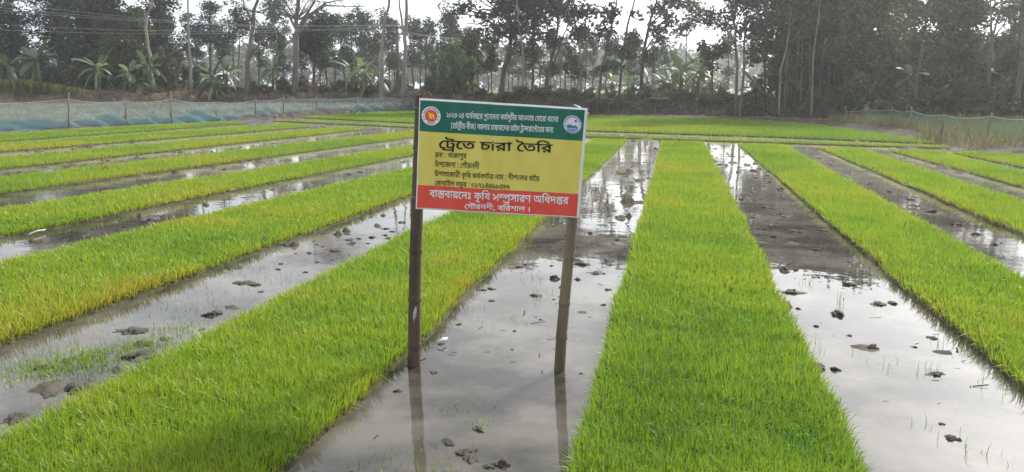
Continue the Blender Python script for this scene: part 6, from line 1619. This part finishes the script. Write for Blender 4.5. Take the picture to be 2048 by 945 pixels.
# seated on the saddle, hands on the bar, feet on the pegs; +x is forward
M_SKIN = plain('skin', (.20, .11, .07), .6)
M_JACKET = noise_mat('navy_jacket', (.025, .032, .085), (.045, .055, .13), 8, .9)
M_TROUSER = plain('dark_trousers', (.03, .032, .042), .9)
M_HAIR = plain('black_hair', (.012, .010, .009), .7)
person = thing('person', 'rider in a navy blue jacket sitting upright on the cargo tricycle, holding its handlebar', 'person', (tb.x, tb.y, tz), rot)
bv = [(0, 0, .88), (.02, 0, 1.05), (.05, 0, 1.25), (.07, 0, 1.36), (.085, 0, 1.44), (.10, 0, 1.53), (.105, 0, 1.62)]
be = [(i, i + 1) for i in range(6)]
br = [.125, .12, .13, .08, .045, .072, .062]
for s in (-1, 1):
    o = len(bv)
    bv += [(.06, s * .17, 1.33), (.20, s * .22, 1.12), (.42, s * .28, 1.06), (.50, s * .30, 1.05), (.56, s * .30, 1.045)]
    br += [.058, .042, .034, .026, .03]
    be += [(3, o), (o, o + 1), (o + 1, o + 2), (o + 2, o + 3), (o + 3, o + 4)]
    o = len(bv)
    bv += [(.06, s * .09, .86), (.40, s * .13, .82), (.36, s * .12, .48), (.35, s * .12, .40), (.46, s * .13, .385)]
    br += [.085, .062, .045, .038, .034]
    be += [(0, o), (o, o + 1), (o + 1, o + 2), (o + 2, o + 3), (o + 3, o + 4)]
skin_mesh('body', bv, be, br, M_SKIN, person)
jv = bv[:4] + [bv[7], bv[8], bv[9], bv[17], bv[18], bv[19]]
jv[0] = (0, 0, .90)
je = [(0, 1), (1, 2), (2, 3), (3, 4), (4, 5), (5, 6), (3, 7), (7, 8), (8, 9)]
skin_mesh('jacket', jv, je, [.15, .15, .155, .10, .075, .058, .046, .075, .058, .046], M_JACKET, person)
tv = [bv[0], bv[12], bv[13], bv[14], bv[22], bv[23], bv[24]]
skin_mesh('trousers', tv, [(0, 1), (1, 2), (2, 3), (0, 4), (4, 5), (5, 6)], [.14, .102, .08, .06, .102, .08, .06], M_TROUSER, person)
skin_mesh('hair', [(.085, 0, 1.57), (.09, 0, 1.63), (.098, 0, 1.67)], [(0, 1), (1, 2)], [.072, .075, .05], M_HAIR, person)
G = Geo()
G.tube([(.165, 0, 1.56), (.195, 0, 1.53)], [.010, .016], 6)
for s in (-1, 1):
    G.tube([(.160, s * .028, 1.565), (.172, s * .028, 1.565)], .009, 6); G.tube([(.10, s * .072, 1.54), (.095, s * .085, 1.55)], .016, 6)
link('face', G.mesh('face', [M_SKIN]), person)

# ------------------------------------------------------------------ mud clods, sprouts and scraps in the water
CL = []
for s in range(7):
    bm = bmesh.new(); bmesh.ops.create_icosphere(bm, subdivisions=4, radius=1.0)
    for v in bm.verts:
        n = v.co.normalized()
        f = float(fbm(np.array([n.x * 1.7 + s * 9 + n.z]), np.array([n.y * 1.7 + n.z * 1.3]), 4, 90 + s)[0]) - .5
        g_ = float(fbm(np.array([n.x * 5 + s + n.z * 3]), np.array([n.y * 5 - n.z * 4]), 3, 95)[0]) - .5
        v.co = n * (1 + 1.5 * f + .65 * g_)
        k_ = max(0.0, min(1.0, (.28 - v.co.z) / .4))
        v.co.x *= 1 + .45 * k_ * (.5 + f + .5); v.co.y *= 1 + .45 * k_ * (.5 - f + .5)
        v.co.z = v.co.z * .62 + .03
    me = bpy.data.meshes.new('mud_clod'); bm.to_mesh(me); bm.free(); me.materials.append(M_CLOD)
    for p in me.polygons: p.use_smooth = True
    CL.append(me)
random.seed(31)


def clod(px, py, wpx, lab, grp, flat_=1.0):
    p = on_ground(px, py)
    d = (p - EYE).length
    r = wpx * d / F_PX * .5
    o = link('mud_clod', CL[random.randrange(7)])
    o.location = (p.x, p.y, -.15 * r)
    o.rotation_euler = (random.uniform(-.2, .2), random.uniform(-.2, .2), random.uniform(0, 6.28))
    o.scale = (r * random.uniform(.9, 1.2), r * random.uniform(.7, 1), r * random.uniform(.7, 1.0) * flat_)
    tag(o, lab, 'mud clod', grp)


RW = [(1632, 502, 18), (1566, 541, 22), (1593, 541, 9), (1699, 570, 22), (1578, 585, 30), (1754, 608, 22), (1784, 607, 18), (1676, 629, 26), (1572, 613, 28), (1596, 618, 9), (1743, 697, 24), (1632, 735, 32), (1669, 740, 22), (1876, 750, 24), (1632, 653, 12), (1884, 849, 12), (1902, 878, 18), (1915, 880, 12), (1700, 672, 10),
      (1530, 415, 14), (1476, 345, 10), (1440, 330, 10), (1565, 430, 12), (1620, 425, 10), (1540, 365, 10), (1600, 465, 14), (1650, 462, 12), (1505, 385, 12), (1695, 560, 10), (1545, 475, 14), (1700, 525, 10), (1540, 600, 16), (1868, 678, 14), (1830, 695, 8)]
for x, y, w in RW: clod(x, y, w, 'dark wet mud clod in the water strip along the right side of the widest bed', 'mud clods right of the widest bed')
MW = [(1068, 592, 18), (1112, 558, 26), (980, 578, 16), (968, 581, 12), (985, 603, 14), (1029, 663, 9), (1218, 580, 14), (1108, 600, 9), (920, 649, 12), (1155, 560, 16), (1170, 530, 26), (1190, 548, 20), (1125, 610, 9), (1040, 534, 18), (1052, 530, 12), (1210, 610, 12), (868, 745, 16), (796, 782, 20), (955, 858, 22), (1005, 930, 40), (900, 890, 26), (925, 905, 34), (950, 920, 30), (975, 932, 20), (1080, 640, 8), (880, 688, 18), (1025, 700, 8), (1160, 748, 9), (1130, 575, 14)]
for x, y, w in MW: clod(x, y, w, 'dark wet clod of mud in the water around the feet of the signboard', 'mud clods around the signboard', .8)
LW = [(275, 663, 40), (488, 566, 34), (500, 570, 26), (672, 503, 26), (555, 538, 10), (700, 480, 14), (610, 545, 14), (430, 628, 40), (402, 660, 14), (775, 458, 16), (800, 445, 14), (290, 690, 40), (275, 710, 50), (150, 775, 50), (140, 720, 26), (90, 735, 34), (240, 740, 30), (460, 615, 20), (520, 585, 14), (330, 680, 24), (30, 840, 40), (105, 790, 26)]
for x, y, w in LW: clod(x, y, w, 'dark wet clod of mud in the water strip left of the signboard', 'mud clods left of the signboard', .65)
FW = [(88, 337, 14), (180, 318, 10), (40, 345, 9), (275, 312, 9), (450, 340, 10), (350, 305, 8), (215, 322, 8), (560, 300, 8), (300, 440, 12), (700, 350, 10), (720, 345, 9), (640, 380, 9), (500, 322, 8), (15, 305, 12), (55, 303, 10), (120, 296, 9), (170, 470, 12), (250, 455, 10)]
for x, y, w in FW: clod(x, y, w, 'small mud clod in the narrow channels between the left hand beds', 'mud clods in the left hand channels')
XW = [(1660, 330, 10), (1700, 345, 12), (1820, 400, 22), (1830, 412, 16), (1870, 425, 18), (1910, 450, 16), (1780, 385, 12), (1740, 370, 12), (1680, 352, 9), (1950, 470, 14), (1790, 330, 12), (1840, 345, 10), (1720, 318, 8), (1990, 490, 14), (1900, 370, 10), (1640, 318, 8)]
for x, y, w in XW: clod(x, y, w, 'mud clod in the water strips between the beds at the right edge', 'mud clods between the rightmost beds')

random.seed(63)
for box, n, lab, grp in [((1445, 330, 1640, 470), 26, 'dark wet mud clod in the water strip along the right side of the widest bed', 'mud clods right of the widest bed'),
                         ((1080, 440, 1240, 560), 18, 'dark wet clod of mud in the water around the feet of the signboard', 'mud clods around the signboard'),
                         ((540, 460, 800, 560), 16, 'dark wet clod of mud in the water strip left of the signboard', 'mud clods left of the signboard')]:
    for _ in range(n):
        t = random.random(); x = box[0] + (box[2] - box[0]) * random.random(); y = box[1] + (box[3] - box[1]) * t
        if box[0] == 1445: x = 1440 + 95 * random.random() + (y - 330) * .62
        if box[0] == 540: x = 800 - (y - 440) * 2.2 + random.uniform(-60, 60)
        clod(x, y, random.uniform(6, 16), lab, grp, .8)

# sprouts of rice standing in the water and along the bed edges, and scraps afloat
pts = []
def sprig(px, py, n, sp, h):
    p = on_ground(px, py)
    for _ in range(n): pts.append((p.x + random.gauss(0, sp), p.y + random.gauss(0, sp), h * random.uniform(.5, 1.2)))
for x, y, n, sp, h in [(130, 730, 800, .17, .04), (200, 712, 500, .15, .04), (70, 740, 300, .13, .04), (300, 690, 300, .12, .045), (350, 660, 160, .1, .04), (240, 745, 60, .1, .05), (140, 665, 60, .16, .04), (380, 612, 60, .2, .05), (500, 540, 50, .2, .05), (420, 590, 30, .2, .05),
                       (960, 850, 26, .05, .04), (900, 820, 20, .08, .04), (850, 935, 90, .12, .035), (780, 930, 50, .12, .035), (1000, 640, 14, .1, .05), (1050, 560, 14, .1, .06), (1070, 600, 8, .05, .08), (940, 625, 10, .08, .05), (1090, 590, 8, .06, .07),
                       (1676, 605, 6, .02, .10), (1610, 565, 8, .05, .10), (1860, 740, 8, .04, .09), (1950, 905, 10, .06, .06), (1905, 700, 14, .1, .08), (1870, 855, 12, .08, .06), (1740, 720, 8, .1, .06), (1990, 770, 12, .12, .06), (1640, 700, 8, .06, .07), (560, 560, 30, .15, .05), (180, 810, 40, .15, .04)]:
    sprig(x, y, n, sp, h)
A = np.array(pts)
me = blade_mesh('water_sprouts', np.column_stack([A[:, 0], A[:, 1], np.full(len(A), -.015)]), A[:, 2] + .015, np.full(len(A), .0035), np.clip(rng.normal(.45, .2, len(A)), 0, 1), M_SEED, lean=.6)
tag(link('water_sprouts', me), kind='stuff')

V, Q = [], []
def scrap(x, y, L, W, a, tilt):
    b = len(V)
    ca, sa = math.cos(a), math.sin(a)
    for u, v, z in ((-1, -1, .002), (1, -1, .002 + tilt), (1, 1, .004 + tilt), (-1, 1, .004)):
        V.append((x + ca * u * L / 2 - sa * v * W / 2, y + sa * u * L / 2 + ca * v * W / 2, z))
    Q.append((b, b + 1, b + 2, b + 3))
for (x0, x1, y0, y1, n) in [(-1.5, -.45, 2.8, 24, 150), (.9, 1.9, 3, 24, 150), (3.1, 3.9, 7, 24, 150), (5.1, 5.85, 12, 23, 90), (-4.3, -3.0, 3.4, 20, 110), (-7.3, -5.6, 7, 16, 50)]:
    for _ in range(n):
        y = y0 + (y1 - y0) * random.random() ** 1.15
        x = random.uniform(x0, x1)
        if fbm(np.array([x * .8]), np.array([y * .35]), 3, 55)[0] < .46: continue
        s = random.choice([1, 1, 1, 1.8]) * (1 + y / 22)
        scrap(x, y, random.uniform(.012, .05) * s, random.uniform(.0025, .006) * s, random.uniform(0, 3.14), random.uniform(0, .008) * s)
tag(link('floating_scraps', mesh_np('floating_scraps', V, Q, None, [noise_mat('sodden_scraps', (.03, .026, .018), (.10, .088, .06), 3, .9, spec=.03, lo=.45, hi=.75)])), kind='stuff')

# pale torn plastic edging that sticks out along a few bed edges
M_EDGE = noise_mat('pale_plastic', (.42, .44, .42), (.62, .64, .62), 5, .5)
for x0, y0, x1, y1, lab in [(312, 412, 358, 402, 'torn white plastic strip lying along the edge of the fourth bed from the blue net'), (455, 384, 470, 381, 'little white scrap at the near edge of a left hand bed'), (100, 633, 112, 629, 'pale mint scrap of plastic at the foot of the yellowish bed'),
                            (55, 472, 88, 463, 'thin white strip at the foot of a left hand bed near the left edge'), (873, 690, 892, 684, 'curled pale leaf floating right of the dark left post')]:
    a, b = on_ground(x0, y0, .015), on_ground(x1, y1, .02)
    G = Geo(); s = Vector((.006, .03, .022)); m = a.lerp(b, .5) + Vector((0, 0, .015))
    G.add([tuple(q - a) for q in (a, m, b, b + s, m + s * .8, a + s)], [(0, 1, 4, 5), (1, 2, 3, 4)])
    o = link('plastic_scrap', G.mesh('plastic_scrap', [M_EDGE]), loc=a)
    sm = o.modifiers.new('thick', 'SOLIDIFY'); sm.thickness = .004
    tag(o, lab, 'plastic scrap')

# ------------------------------------------------------------------ the morning haze
HZ = 0.0011
G = Geo(); G.box((0, 230, 18.5), (1300, 900, 43))
hm = bpy.data.materials.new('morning_haze'); hm.use_nodes = True
N, L = hm.node_tree.nodes, hm.node_tree.links; N.clear()
o_ = N.new('ShaderNodeOutputMaterial'); pv = N.new('ShaderNodeVolumePrincipled')
pv.inputs['Color'].default_value = (.93, .94, .97, 1)
pv.inputs['Density'].default_value = HZ
pv.inputs['Anisotropy'].default_value = 0.66
L.new(pv.outputs[0], o_.inputs['Volume'])
tag(link('haze', G.mesh('haze', [hm])), kind='stuff')
